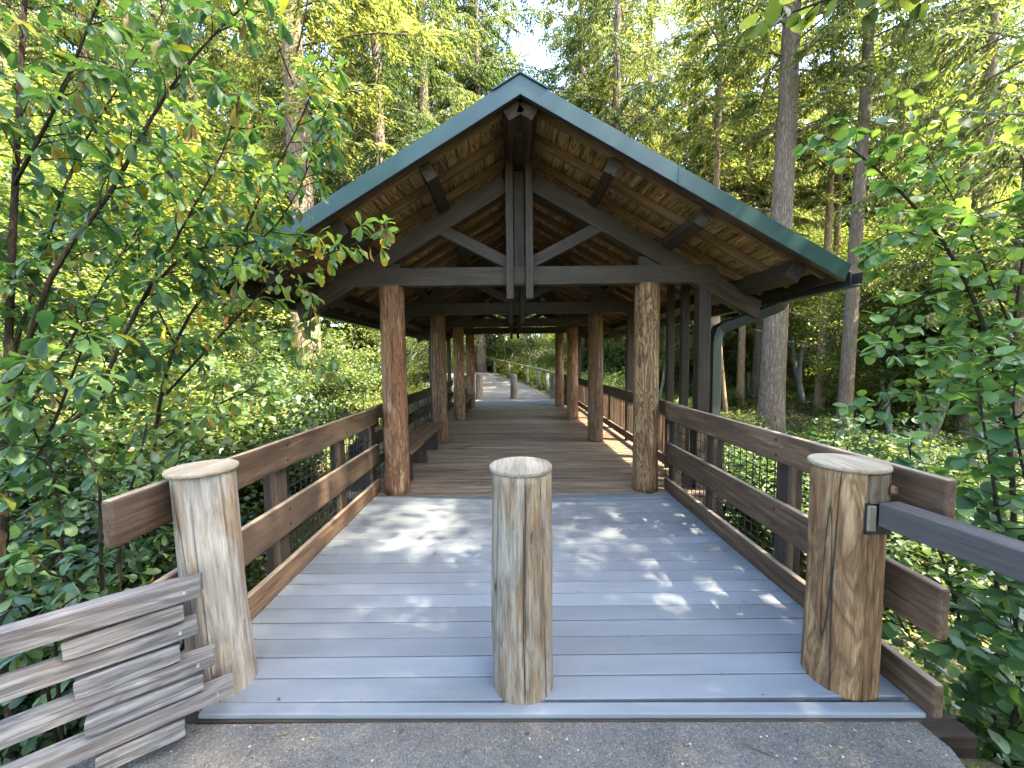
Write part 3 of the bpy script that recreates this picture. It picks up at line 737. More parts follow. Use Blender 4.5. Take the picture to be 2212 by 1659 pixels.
# ------------------------------------------------------------------ rail fence along the far path
e = empty('path_fence', (1.8, 16.2, 0), 'rustic fence with one mossy log rail climbing beside the far path', 'fence')
EL = -Vector((1.8, 16.2, 0)); prevtop = None; tops = []
cum = np.concatenate([[0], np.cumsum(np.hypot(*(np.diff(PR[:, :2], axis=0).T)))])
def edge_at(s): return np.array([np.interp(s, cum, PR[:, k]) for k in range(3)])
for s_ in (1.2, 3.0, 5.0, 7.4, 10.6, 13, 15.5, 18, 21.5, 25, 29):
    q = edge_at(s_); d = edge_at(s_+.1)-edge_at(s_-.1); d /= np.linalg.norm(d[:2]); q = q + np.array([d[1], -d[0], 0])*.35
    tops.append((q[0], q[1], q[2]+.98))
    m = MB(); m.tube([(q[0], q[1], q[2]-.4), (q[0]+.01, q[1], q[2]+.3), (q[0]+random.uniform(-.03, .03), q[1], q[2]+.93)], [.10, .095, .085], 10, wob=.1)
    o = m.build('fence_post', M['fence_grey'], e, 0, True); o.location = tuple(EL)
m = MB(); m.tube([(1.62, 15.9, .92)]+tops, [.06]*(len(tops)+1), 10, wob=.12); o = m.build('fence_rail', M['fence_grey'], e, 0, True); o.location = tuple(EL)

# twig and litter on the asphalt
m = MB(); m.tube([px(1608, 1573, 1.53), px(1650, 1592, 1.49), px(1692, 1607, 1.46)], [.003, .004, .002], 6)
for i in range(len(m.v)): m.v[i] = (m.v[i][0], m.v[i][1], -.029+ (m.v[i][2]-m.v[i][2])+.003*((i % 6) in (0, 1, 5)))
o = m.build('twig', M['twig_pale']); tag(o, 'thin dry twig lying on the asphalt in front of the deck', 'twig')

# ================================================================== vegetation
def rnd(a, b): return float(rng.uniform(a, b))
def grow_stems(stems, spacing, tlen, start=.25, updown=.2, levels=1, seed=0):
    """stems: list of (points, r0, r1). returns twig polylines"""
    twigs = []
    for pts, r0, r1, st in stems:
        P = [np.array(p, float) for p in pts]; seg = [np.linalg.norm(P[i+1]-P[i]) for i in range(len(P)-1)]; L = sum(seg)
        cum = np.concatenate([[0], np.cumsum(seg)]); s_ = L*st; side = 1
        arr = np.array(P)
        while s_ < L:
            p = np.array([np.interp(s_, cum, arr[:, k]) for k in range(3)]); i = min(np.searchsorted(cum, s_, side='right')-1, len(seg)-1)
            t = (P[i+1]-P[i])/max(seg[i], 1e-6)
            rr = rv(1)[0]; rr -= t*(rr@t); rr /= np.linalg.norm(rr)+1e-9; rr *= np.array([1, 1, .6])
            d = t*.55+rr*.8+np.array([0, 0, updown]); d /= np.linalg.norm(d)
            l = tlen*rnd(.5, 1.2)*(1-.45*s_/L)
            q = [p]; dd = d.copy()
            for k in range(4): dd = norm(dd+rv(1, .13)[0]+np.array([0, 0, -.06])); q.append(q[-1]+dd*l/4)
            twigs.append(q)
            s_ += spacing*rnd(.6, 1.4)
        twigs.append([P[-1]-(P[-1]-P[-2])*.6, P[-1]-(P[-1]-P[-2])*.3, P[-1]])
    return twigs
def leafy(twigs, lv, T, Lr, Wf, gap, whorl=5, droop=.35, flat=0.0, start=.15):
    PP, DD, NN = [], [], []
    for q in twigs:
        A_ = np.array(q); seg = np.linalg.norm(np.diff(A_, axis=0), axis=1); cum = np.concatenate([[0], np.cumsum(seg)]); L = cum[-1]
        n = max(1, int(L*(1-start)/gap))
        s_ = np.linspace(L*start, L, n)+rng.normal(size=n)*gap*.2
        P = np.stack([np.interp(s_, cum, A_[:, k]) for k in range(3)], -1)
        t = norm(A_[-1]-A_[0]); sd = norm(np.cross(t, [0, 0, 1.])+1e-6); up = np.cross(sd, t)
        sg = np.where(np.arange(n) % 2 == 0, 1, -1)[:, None]
        D = t*.55+sd*sg*.8+up*rng.normal(size=(n, 1))*(.45-flat)+rv(n, .22)
        PP.append(P); DD.append(D); NN.append(np.tile(up, (n, 1)))
        if whorl:
            a = rng.uniform(0, 6.28)+np.arange(whorl)*6.283/whorl
            D = t*.45+np.cos(a)[:, None]*sd+np.sin(a)[:, None]*up*(.8-flat)+rv(whorl, .18)
            PP.append(np.tile(A_[-1], (whorl, 1))); DD.append(D); NN.append(np.tile(up, (whorl, 1)))
    P = np.concatenate(PP); D = norm(np.concatenate(DD)); Nn = np.concatenate(NN)*.5+np.array([0, 0, 1.])*.8+rv(len(P), .28)
    D[:, 2] -= np.abs(rng.normal(size=len(P)))*droop+droop*.4
    n = len(P); L = rng.uniform(Lr[0], Lr[1], n); R = rng.random(n); D = norm(D)
    # a few old leaves hang straight down and are narrow
    old = R > .93; D[old] = norm(rv(int(old.sum()), .2)+np.array([0, 0, -1.]))
    W = L*Wf*rng.uniform(.85, 1.1, n); W[old] *= .6
    lv.add(P, D, Nn, L, W, T, R)
def shrub(name, base, label, cat, stems, lmat, T, Lr, Wf, gap, spacing, tlen, bark='twig', whorl=5, droop=.35, flat=0., group=None, updown=.2, lab_leaf=None):
    e = empty(name, base, label, cat, group); bv = Vector(base)
    tw = grow_stems(stems, spacing, tlen, updown=updown)
    m = MB()
    for pts, r0, r1, st in stems:
        k = len(pts); m.tube(pts, [r0+(r1-r0)*i/(k-1) for i in range(k)], 7)
    for q in tw: m.tube(q, [.0045*(1-.6*i/len(q)) for i in range(len(q))], 3, False)
    o = m.build('stems', M[bark], e, 0, True); o.location = -bv
    lv = Leaves(); leafy(tw, lv, T, Lr, Wf, gap, whorl, droop, flat); o = lv.build('leaves', M[lmat], e, True); o.location = -bv
    return e
def curve(pts, n=4):
    """Catmull-Rom through pixel/depth control points"""
    P = [np.array(p, float) for p in pts]; P = [2*P[0]-P[1]]+P+[2*P[-1]-P[-2]]; out = []
    for i in range(1, len(P)-2):
        for k in range(n):
            t = k/n; a, b, c, d = P[i-1:i+3]
            out.append(.5*((2*b)+(-a+c)*t+(2*a-5*b+4*c-d)*t*t+(-a+3*b-3*c+d)*t**3))
    out.append(P[-2]); return out
def stem_px(lst, r0, r1, st=.3, n=3): return (curve([px(*q) for q in lst], n), r0, r1, st)

# ---- left foreground shrubs (large drooping leaves)
b0 = (-3.35, 2.3, g1(-3.35, 2.3))
S1 = [(curve([b0, px(8, 1250, 2.3), px(20, 700, 2.3), px(40, 250, 2.4), px(60, -120, 2.5)]), .026, .010, .25),
      stem_px([(12, 900, 2.3), (110, 600, 2.25), (235, 420, 2.3), (330, 250, 2.35), (430, 110, 2.4), (560, -20, 2.5)], .016, .004, .2),
      stem_px([(14, 1000, 2.3), (190, 880, 2.4), (300, 660, 2.45), (420, 540, 2.5), (560, 520, 2.6), (650, 400, 2.6), (700, 250, 2.65)], .013, .003, .15),
      stem_px([(30, 400, 2.3), (120, 230, 2.2), (190, 60, 2.2), (240, -60, 2.2)], .010, .004, .1),
      stem_px([(300, 660, 2.45), (400, 480, 2.4), (480, 330, 2.4), (520, 200, 2.4)], .008, .003, .1),
      stem_px([(10, 1100, 2.2), (100, 950, 2.0), (160, 800, 1.9), (190, 720, 1.85)], .010, .003, .2)]
S1 += [stem_px([(20, 800, 2.3), (90, 560, 2.5), (170, 330, 2.6), (300, 120, 2.7), (380, -30, 2.8)], .009, .003, .1),
       stem_px([(15, 1050, 2.3), (120, 930, 2.5), (260, 820, 2.7), (400, 740, 2.8)], .009, .003, .1),
       stem_px([(14, 950, 2.3), (150, 740, 2.6), (280, 520, 2.8), (380, 400, 2.9)], .009, .003, .1)]
shrub('leafy_shrub', b0, 'tall open shrub at the left edge with drooping pale green and yellowing leaves', 'shrub', S1, 'leaf_oso', T_OSO, (.08, .14), .43, .042, .066, .34, whorl=5, droop=.6)
b1 = (-3.1, 3.3, g1(-3.1, 3.3))
S2 = [(curve([b1, px(330, 1150, 3.3), px(360, 800, 3.2), px(470, 600, 3.1), px(590, 540, 3.0)]), .02, .006, .3),
      stem_px([(360, 850, 3.2), (480, 720, 3.1), (590, 610, 3.0), (680, 560, 2.9), (760, 530, 2.85), (836, 492, 2.8)], .011, .0025, .2),
      stem_px([(470, 640, 3.1), (560, 430, 3.0), (640, 280, 3.0), (690, 150, 3.0)], .009, .003, .15),
      stem_px([(380, 750, 3.2), (300, 560, 3.2), (330, 380, 3.2), (420, 250, 3.3)], .009, .003, .15),
      stem_px([(590, 610, 3.0), (640, 600, 3.0), (672, 660, 3.0), (670, 730, 3.05), (700, 800, 3.1)], .006, .002, .3),
      stem_px([(350, 950, 3.2), (460, 880, 3.0), (540, 840, 2.9), (560, 800, 2.9)], .009, .003, .2)]
shrub('leafy_shrub', b1, 'shrub whose long thin branch reaches in front of the left roof edge', 'shrub', S2, 'leaf_oso', T_OSO, (.08, .135), .44, .042, .062, .30, whorl=5, droop=.55)
b2 = (-2.75, 2.35, g1(-2.75, 2.35)-.05)
S3 = [(curve([b2, px(150, 1300, 2.1), px(120, 1050, 2.0), px(60, 900, 1.95)]), .012, .004, .35),
      (curve([b2, px(220, 1250, 2.2), px(210, 1030, 2.1), px(140, 920, 2.05)]), .012, .004, .35),
      (curve([b2, px(260, 1200, 2.4), px(300, 1000, 2.4), px(320, 900, 2.4)]), .012, .004, .35),
      (curve([b2, px(200, 1330, 2.0), px(110, 1240, 1.8), px(60, 1190, 1.75)]), .010, .003, .4),
      (curve([b2, px(240, 1260, 2.6), px(360, 1040, 2.7), px(400, 950, 2.7)]), .010, .003, .4)]
shrub('leafy_shrub', b2, 'low dark green shrub with whorls of large rounded leaves behind the left bollard', 'shrub', S3, 'leaf_low_shade', T_OSO, (.07, .12), .46, .05, .11, .22, whorl=6, droop=.3, updown=.1)
b3 = (-2.3, 1.75, g1(-2.3, 1.75)-.05)
S3b = [(curve([b3, px(90, 1420, 1.6), px(70, 1330, 1.5), px(30, 1290, 1.45)]), .008, .003, .4),
       (curve([b3, px(120, 1400, 1.6), px(130, 1320, 1.55), px(170, 1285, 1.6)]), .008, .003, .4)]
shrub('leafy_shrub', b3, 'small sprouting shrub directly above the stacked split rails', 'shrub', S3b, 'leaf_low_shade', T_OSO, (.06, .09), .46, .05, .12, .10, whorl=6, droop=.3, updown=.1)

# ---- right foreground hazel (round leaves)
def rstem(base, lst, r0, r1, st=.2): return (curve([base]+[px(*q) for q in lst]), r0, r1, st)
h0 = (4.2, 3.2, g1(4.2, 3.2))
H1 = [rstem(h0, [(2190, 1100, 3.2), (2140, 760, 3.1), (2060, 560, 3.0), (1960, 430, 3.0), (1850, 330, 3.0), (1770, 290, 3.0)], .022, .003, .25),
      rstem(h0, [(2150, 1000, 3.3), (2190, 700, 3.4), (2230, 400, 3.4)], .02, .006, .3),
      stem_px([(2090, 620, 3.05), (2000, 640, 2.9), (1930, 700, 2.85), (1890, 760, 2.8)], .007, .002, .2),
      stem_px([(2040, 540, 3.0), (1960, 500, 2.95), (1890, 520, 2.9), (1870, 560, 2.9)], .006, .002, .2),
      stem_px([(2180, 900, 3.2), (2080, 860, 3.0), (1980, 850, 2.9), (1880, 880, 2.9)], .008, .002, .15),
      stem_px([(2150, 800, 3.2), (2060, 740, 3.0), (1960, 770, 2.9)], .008, .002, .15),
      stem_px([(2180, 700, 3.3), (2120, 560, 3.2), (2060, 430, 3.2), (2000, 330, 3.2)], .008, .002, .2)]
shrub('hazel_shrub', h0, 'tall hazel shrub at the right edge whose thin branch arches up to the left', 'shrub', H1, 'leaf_hazel', T_HAZ, (.065, .105), .84, .042, .062, .30, whorl=3, droop=.45, flat=.2)
h1 = (2.9, 2.25, g1(2.9, 2.25))
H2 = [rstem(h1, [(2200, 1500, 2.0), (2170, 1200, 1.9), (2130, 950, 1.9), (2110, 820, 1.9)], .012, .003, .25),
      rstem(h1, [(2100, 1500, 2.3), (2050, 1250, 2.3), (1990, 1100, 2.4), (1960, 950, 2.4)], .012, .003, .25),
      rstem(h1, [(2210, 1400, 1.9), (2230, 1150, 1.9), (2190, 900, 1.8), (2200, 780, 1.8)], .010, .003, .3),
      rstem(h1, [(2020, 1480, 2.5), (1950, 1350, 2.6), (1900, 1240, 2.7)], .010, .003, .3),
      rstem(h1, [(2150, 1560, 2.1), (2120, 1420, 2.0), (2060, 1380, 2.0)], .008, .003, .3)]
shrub('hazel_shrub', h1, 'lower hazel shrub with round toothed leaves below and beyond the grey handrail', 'shrub', H2, 'leaf_hazel', T_HAZ, (.06, .10), .84, .042, .060, .27, whorl=3, droop=.4, flat=.15)
h2 = (4.6, 5.6, g1(4.6, 5.6))
H3 = [rstem(h2, [(1780, 1150, 5.4), (1750, 980, 5.2), (1690, 940, 5.0)], .012, .003, .3),
      rstem(h2, [(1850, 1100, 5.2), (1880, 940, 5.0), (1950, 900, 4.8)], .012, .003, .3),
      rstem(h2, [(1820, 1100, 5.4), (1800, 960, 5.2), (1830, 900, 5.0)], .012, .003, .3)]
shrub('hazel_shrub', h2, 'small hazel bush just beyond the right railing', 'shrub', H3, 'leaf_hazel', T_HAZ, (.06, .10), .8, .05, .08, .3, whorl=3, droop=.4, flat=.2)
# overhanging twigs at the top of the picture, from a stem that stands outside the frame on the right
h3 = (3.4, 1.1, g1(3.4, 1.1))
H4 = [(curve([h3, (3.35, 1.1, 1.2), (3.1, 1.3, 3.0), (2.5, 1.8, 3.50), (1.8, 2.1, 3.52), (1.2, 2.15, 3.36)]), .03, .003, .55),
      (curve([(3.1, 1.3, 3.0), (2.9, 1.2, 3.9), (2.0, 1.4, 4.6)]), .015, .004, .3),
      (curve([(2.5, 1.8, 3.50), (2.1, 2.1, 3.55), (1.85, 2.2, 3.46)]), .006, .002, .5)]
shrub('hazel_shrub', h3, 'overhanging hazel twigs with bright backlit leaves at the top edge', 'shrub', H4, 'leaf_bright', T_HAZ, (.07, .105), .85, .06, .15, .22, whorl=3, droop=.35, flat=.1)

# ---- prototypes for trees
def limb_line(p, d, L, droop, n=6, wig=.06):
    q = [p]; dd = d
    for k in range(n):
        dd = norm(dd+rv(1, wig)[0]+np.array([0, 0, droop])); q.append(q[-1]+dd*L/n)
    return q
def conifer(name, h, h0, r, Lmax, nbr, bark='bark_fir', lmat='needle', droop=-.06, twn=30, needle=(.16, .045), dead=14, hang=.5, up0=.15):
    e = empty(name)
    m = MB(); nz = 26; pts = []
    for i in range(nz+1):
        t = i/nz; pts.append((.10*mnoise.noise(Vector((t*3, r*9, 0)))*t*6*.3, .10*mnoise.noise(Vector((t*3, 5, r*9)))*t*6*.3, t*h-.3))
    rad = [r*(1.28 if i == 0 else 1.12 if i == 1 else 1)*(1-.93*(i/nz)**1.15) for i in range(nz+1)]
    m.tube(pts, rad, 20, wob=.05)
    lm = m; lv = Leaves(); P, D, Nn, Ls = [], [], [], []
    for k in range(dead):
        z = rnd(h0*.25, h0*1.3); a = rnd(0, 6.28); l = rnd(.4, 2.2)
        q = limb_line(np.array([0, 0, z]), np.array([math.cos(a), math.sin(a), rnd(-.2, .3)]), l+r, -.03, 5, .12)
        lm.tube(q, [.022, .018, .014, .010, .006, .003], 4, False)
    for k in range(nbr):
        u = (k+rnd(0, 1))/nbr; z = h0+(h-h0)*u; a = k*2.4+rnd(-.4, .4)
        l = Lmax*(min(1, .45+2.2*u))*(1-u)**.75*rnd(.75, 1.15)+.35
        d = np.array([math.cos(a), math.sin(a), up0+.3*u])
        q = limb_line(np.array([0, 0, z]), norm(d), l, droop, 7, .05)
        lm.tube(q, [.035*(l/Lmax+.3)*(1-.85*i/8)+.003 for i in range(8)], 4, False)
        A_ = np.array(q)
        n = int(twn*l/Lmax)+5
        s_ = rng.uniform(.16, 1, n)**.85
        base = np.stack([np.interp(s_*7, np.arange(8), A_[:, j]) for j in range(3)], -1)
        t = norm(A_[-1]-A_[0]); sd = norm(np.cross(t, [0, 0, 1.]))
        sg = rng.choice([-1, 1], n)[:, None]
        td = norm(t*.6+sd*sg*1.0+np.array([0, 0, -.25])+rv(n, .2)); tl = (l*.28*(1.1-s_)+.22)*rng.uniform(.7, 1.2, n)
        for i in range(n):
            k_ = max(3, int(tl[i]/.055)); ss = np.linspace(.1, 1, k_)
            dro = np.array([0, 0, -1.])*(ss[:, None]**2)*hang*tl[i]*.7
            pp = base[i]+td[i]*ss[:, None]*tl[i]+dro
            s2 = np.where(np.arange(k_) % 2 == 0, 1, -1)[:, None]; b = norm(np.cross(td[i], [0, 0, 1.]))
            dd = td[i]*.8+b*s2*.8+np.array([0, 0, -hang])+rv(k_, .2)
            P.append(pp); D.append(dd); Nn.append(np.array([0, 0, 1.])+rv(k_, .5))
    P = np.concatenate(P); n = len(P)
    lv.add(P, np.concatenate(D), np.concatenate(Nn), rng.uniform(.7, 1.25, n)*needle[0], needle[1]*rng.uniform(.7, 1.3, n), T_SMALL)
    m.build('trunk', M[bark], e, 0, True); lv.build('crown', M[lmat], e)
    return e
def broadleaf(name, h, r, stems, spread, nclump, lpc, lsize, lmat='leaf_maple', bark='bark_pale', z0=.3, flat=.35, base_spread=.3, T=T_SMALL):
    e = empty(name); m = MB(); lm = m; tips = []
    for s_ in range(stems):
        a = rnd(0, 6.28); d = np.array([math.cos(a)*base_spread, math.sin(a)*base_spread, 1.]); q = limb_line(np.array([0, 0, -.3]), norm(d), h*rnd(.75, 1.), .02, 9, .07)
        m.tube(q, [r*(1-.85*i/9)+.006 for i in range(10)], 9, False, .08)
        A_ = np.array(q)
        for k in range(nclump//stems):
            u = rnd(z0, 1); b = np.array([np.interp(u*9, np.arange(10), A_[:, j]) for j in range(3)]); a = rnd(0, 6.28)
            L = spread*rnd(.35, 1.1)*(1.15-.55*abs(u-.55)*2)
            q2 = limb_line(b, norm(np.array([math.cos(a), math.sin(a), rnd(.1, .8)])), L, -.03, 5, .12)
            lm.tube(q2, [r*.22*(1-.8*i/5)*(1.2-u)+.004 for i in range(6)], 4, False); tips += [q2[-1], q2[-2], q2[-3]] if rnd(0, 1) < .6 else [q2[-1]]
    tips = np.array(tips); nt_ = len(tips); n = nt_*lpc
    c = np.repeat(tips, lpc, 0); off = rv(n); off *= np.minimum(1, 1.7/np.linalg.norm(off, axis=1))[:, None]; off *= (spread*.16+.15); off[:, 2] *= flat
    # leaves sit in layers
    tilt = np.repeat(rv(nt_, .25), lpc, 0); off[:, 2] += (off[:, :2]*tilt[:, :2]).sum(1)
    D = rv(n); D[:, 2] = D[:, 2]*.5-.25; Nn = np.array([0, 0, 1.])+rv(n, .55)
    lv = Leaves(); L = rng.uniform(.7, 1.3, n)*lsize; lv.add(c+off, D, Nn, L, L*.75, T, np.clip(np.repeat(rng.random(nt_), lpc)*.5+rng.random(n)*.5, 0, 1))
    m.build('trunk', M[bark], e, 0, True); lv.build('crown', M[lmat], e)
    return e
used = set()
def put(proto, x, y, scale=1., label=None, cat='tree', group=None, rz=None, sx=1., bury=0., z=None, lean=(0, 0)):
    if proto.name in used: o = copy_tree(proto)
    else: o = proto; used.add(proto.name)
    o.location = (x, y, (g1(x, y) if z is None else z)-bury); o.rotation_euler = (lean[0], lean[1], rnd(0, 6.28) if rz is None else rz)
    o.scale = (scale*sx, scale*sx, scale); tag(o, label, cat, group); return o
def putpx(proto, X_, Y_, *a, **k):
    """tree whose trunk crosses the horizon at photo column X_, standing at distance Y_"""
    p = px(X_, 775, Y_); return put(proto, p[0], p[1], *a, **k)

FIR_A = conifer('fir_tree', 34, 11, .42, 5.2, 84, twn=62, dead=26, needle=(.19, .055))
FIR_B = conifer('fir_tree', 30, 6.0, .34, 4.8, 92, twn=62, hang=.8, droop=-.09, dead=12, needle=(.19, .055))
FIR_C = conifer('fir_tree', 27, 3.0, .26, 4.4, 88, twn=60, hang=.7, droop=-.08, dead=8, needle=(.19, .06))
FIR_F = conifer('fir_tree', 27, 2.0, .28, 5.0, 80, twn=40, hang=.6, droop=-.07, dead=2, needle=(.40, .15))
POLE = conifer('slender_conifer', 26, 11, .17, 2.6, 40, bark='bark_tan', twn=34, dead=16, needle=(.22, .07))
MAP_A = broadleaf('maple_tree', 9.5, .10, 3, 3.0, 96, 110, .115)
MAP_B = broadleaf('maple_tree', 13, .13, 2, 3.6, 110, 120, .125, 'leaf_bright', z0=.22)
MAP_C = broadleaf('maple_tree', 6.0, .05, 5, 2.1, 100, 90, .095, 'leaf_maple', z0=.15, base_spread=.5)
MAP_S = broadleaf('maple_tree', 12, .13, 3, 3.4, 110, 70, .10, 'leaf_maple', z0=.3, T=T_HAZ)
MAP_L = broadleaf('maple_sapling', 5.5, .04, 6, 2.0, 100, 60, .13, 'leaf_bright', z0=.15, base_spread=.5, flat=.25)
BUSH_A = broadleaf('bush', 2.4, .02, 9, 1.2, 130, 42, .095, 'leaf_bush', 'twig_pale', z0=.1, base_spread=.9, flat=.3)
BUSH_D = broadleaf('bush', 3.0, .022, 8, 1.2, 150, 60, .10, 'leaf_shade_dark', 'twig', z0=.1, base_spread=.5, flat=.5)
BUSH_E = broadleaf('bush', 3.4, .022, 7, 1.4, 110, 34, .11, 'leaf_bush', 'twig_pale', z0=.1, base_spread=.5, flat=.25)
BUSH_B = broadleaf('bush', 1.3, .015, 9, .9, 100, 50, .08, 'leaf_bright', 'twig_pale', z0=.05, base_spread=1.1, flat=.5)
BUSH_C = broadleaf('bush', 3.2, .025, 8, 1.4, 150, 70, .085, 'leaf_bush', 'twig', z0=.15, base_spread=.6, flat=.4)

# the trees one can point to
putpx(FIR_A, 664, 14.5, .95, 'big grey-barked fir rising above the left roof slope', sx=1.35, rz=.4)
putpx(FIR_B, 833, 18.5, 1.0, 'fir with lichen-flecked trunk and drooping sprays, left of the roof peak', sx=1.15, rz=1.9)
putpx(FIR_B, 1541, 24, 1.05, 'fir with bare side limbs seen over the middle of the right roof slope', sx=1.2, rz=3.6)
putpx(FIR_A, 1668, 14, 1.0, 'thickest straight fir trunk, just right of the downspout', sx=.98, rz=0, lean=(0, .02))
putpx(FIR_A, 1828, 13, .92, 'tall straight fir trunk right of the roof end', sx=.56, rz=0, lean=(0, .02))
putpx(FIR_C, 2203, 10.5, 1.0, 'fir trunk cut off by the right edge of the view', sx=1.0, rz=0.8)
putpx(FIR_A, 2098, 15, .95, 'fir trunk half hidden by hazel leaves near the right edge', sx=.8, rz=4.0)
putpx(POLE, 1543, 19, 1.0, 'grey-brown trunk directly behind the downspout', sx=1.3, rz=1)
putpx(POLE, 1572, 20, .8, 'slanting pale trunk beside the downspout', sx=.9, rz=2, lean=(0, .12))
putpx(POLE, 1602, 23, 1.0, 'slim reddish trunk left of the thickest fir', sx=1.25, rz=3)
putpx(POLE, 1775, 21, 1.0, 'pale tan trunk, left of a close pair', sx=1.4, rz=4)
putpx(POLE, 1797, 22, 1.0, 'darker brown trunk, right of a close pair', sx=1.25, rz=5)
putpx(POLE, 1258, 30, 1.1, 'thin distant trunk right of the roof peak', sx=1.1, rz=6)
putpx(FIR_A, 1057, 38, 1.0, 'stout far trunk seen through the bridge above the path', sx=1.25, rz=1.2)
for X_, Y_, pr in ((560, 25, FIR_C), (450, 21, FIR_B), (760, 29, FIR_C), (930, 25, FIR_B), (1040, 29, FIR_C), (1290, 42, FIR_C), (1395, 38, FIR_B), (1030, 32, FIR_B), (1255, 36, FIR_C), (1330, 30, FIR_B), (230, 22, FIR_C), (60, 19, FIR_C), (1640, 26, FIR_B), (2060, 21, FIR_B), (-100, 24, FIR_B)):
    putpx(pr, X_, Y_, rnd(1.05, 1.25) if X_ > 1500 else max(1.1, Y_/20)*rnd(.95, 1.1), 'mid-distance fir with drooping sprays behind the nearest trunks', group='mid-distance firs', sx=rnd(.9, 1.1))
putpx(POLE, 1925, 19, .9, 'thin trunk between the hazel leaves and the tall straight fir', sx=.8, rz=1.4)
G_POLE = 'slender conifer trunks deep in the forest on the right'
for i in range(34):
    X_ = rnd(1230, 2350); Y_ = rnd(26, 66)
    putpx(POLE, X_, Y_, rnd(.85, 1.2), 'slender conifer trunk among many deep in the forest on the right', group=G_POLE, sx=rnd(.7, 1.35))
G_PL = 'slender conifers deep in the forest on the left'
for i in range(12):
    putpx(POLE, rnd(-100, 1000), rnd(28, 60), rnd(.85, 1.2), 'slender conifer among several deep in the forest on the left', group=G_PL, sx=rnd(.7, 1.3))
G_FIR = 'background firs closing the forest'
for i in range(60):
    X_ = -250+(i%30)*97+rnd(-40, 40); Y_ = rnd(26, 40) if i<30 else rnd(40, 62)
    if 1110 < X_ < 1235 or 640 < X_ < 720: continue
    putpx(random.choice([FIR_F, FIR_C, FIR_F]), X_, Y_, rnd(.8, 1.15) if X_ > 1450 else rnd(1.0, 1.4), 'background fir closing the forest behind the nearer trees', group=G_FIR, sx=rnd(.9, 1.2))
G_FF = 'farthest firs at the back of the forest'
for i in range(40):
    a = -1.15+i*2.3/39; R_ = rnd(70, 100)
    if .02 < a < .13: continue
    put(FIR_F, R_*math.sin(a), R_*math.cos(a), rnd(1.3, 1.8), 'farthest fir at the back of the forest', group=G_FF, sx=rnd(1, 1.4))
# bright broadleaf layer
G_MAP = 'sunlit maples between the conifers'
for (X_, Y_, pr, s_) in ((120, 11, MAP_A, 1.), (330, 13, MAP_B, .9), (520, 19, MAP_A, 1.1), (20, 8, MAP_C, 1.), (765, 26, MAP_B, .9), (920, 26, MAP_B, 1.1), (600, 24, MAP_B, 1.1), (1010, 34, MAP_B, 1.0), (1330, 30, MAP_B, 1.1), (1230, 36, MAP_A, 1.2),
                         (1420, 26, MAP_A, 1.1), (1480, 38, MAP_B, 1.1), (1620, 30, MAP_B, 1.0), (1740, 26, MAP_B, 1.1), (1900, 20, MAP_B, .95), (2010, 15, MAP_A, 1.), (1935, 15.5, MAP_B, .7), (2140, 13.5, MAP_B, .75), (2050, 24, MAP_B, 1.1), (2180, 19, MAP_B, .9), (2300, 13, MAP_A, 1.), (1960, 34, MAP_B, 1.2), (200, 22, MAP_B, 1.1), (420, 30, MAP_B, 1.2), (-60, 15, MAP_B, 1.), (830, 40, MAP_B, 1.2), (1150, 46, MAP_B, .9), (1700, 44, MAP_B, 1.2), (2140, 40, MAP_B, 1.2), (1090, 30, MAP_C, 1.), (1180, 25, MAP_C, .8), (960, 24, MAP_C, .9), (870, 17.5, MAP_C, .8)):
    putpx(pr, X_, Y_, s_*rnd(.92, 1.08), 'sunlit maple with bright yellow-green leaves between the conifers', group=G_MAP, sx=rnd(.95, 1.15))
for (X_, Y_, s_) in ((1480, 30, 1.0), (1560, 34, 1.2), (1720, 36, 1.2), (1880, 19, .9), (1900, 28, 1.3), (1960, 20, 1.1), (2080, 17, 1.0), (2160, 24, 1.3), (1385, 28, 1.0), (1230, 31, 1.0), (2030, 30, 1.5), (1800, 38, 1.4)):
    putpx(MAP_L, X_, Y_, s_, 'sunlit maple', group='light green understorey saplings on the right', sx=rnd(1., 1.2))
# bushes on the left bank and around
G_BL = 'sunlit bushes on the bank left of the bridge'
for i in range(30):
    x = -rnd(5.0, 13); y = rnd(5, 17)
    if x > -5.8 and y > 14: continue
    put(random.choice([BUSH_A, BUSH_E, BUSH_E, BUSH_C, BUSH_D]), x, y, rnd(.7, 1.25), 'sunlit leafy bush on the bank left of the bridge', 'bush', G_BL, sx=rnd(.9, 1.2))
G_BD = 'dark bushes in the shade behind the left shrubs'
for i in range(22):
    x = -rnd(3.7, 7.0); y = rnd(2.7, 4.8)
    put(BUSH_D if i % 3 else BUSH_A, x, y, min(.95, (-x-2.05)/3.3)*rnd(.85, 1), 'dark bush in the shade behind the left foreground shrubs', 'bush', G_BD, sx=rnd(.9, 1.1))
G_BR = 'low bushes on the forest floor right of the bridge'
for i in range(44):
    x = rnd(3.6, 26); y = rnd(4, 34)
    if x/y > 1.5: continue
    put(random.choice([BUSH_B, BUSH_B, BUSH_A]), x, y, rnd(.6, 1.0), 'low leafy bush on the forest floor right of the bridge', 'bush', G_BR, sx=rnd(1, 1.4))
G_BP = 'bushes beside the far path'
for (x, y, s_) in ((3.2, 17.5, .9), (2.6, 20, .9), (2.2, 23, 1.), (4.5, 21, 1.2), (.9, 27, 1.1), (-.2, 30, 1.2), (3.2, 27, 1.5), (-1.8, 33, 1.3), (-4, 36, 1.5), (6, 26, 1.6), (-4.2, 16.2, .8), (-5.5, 18, .9), (-8, 19.5, .9), (-3.2, 14.6, .6), (4.2, 15, .9), (1.5, 33, 1.6), (-9, 41, 1.6), (-6.5, 14.5, 1.1)):
    put(BUSH_B, x, y, s_*1.25, 'green bush beside the far path and its rustic fence', 'bush', G_BP)

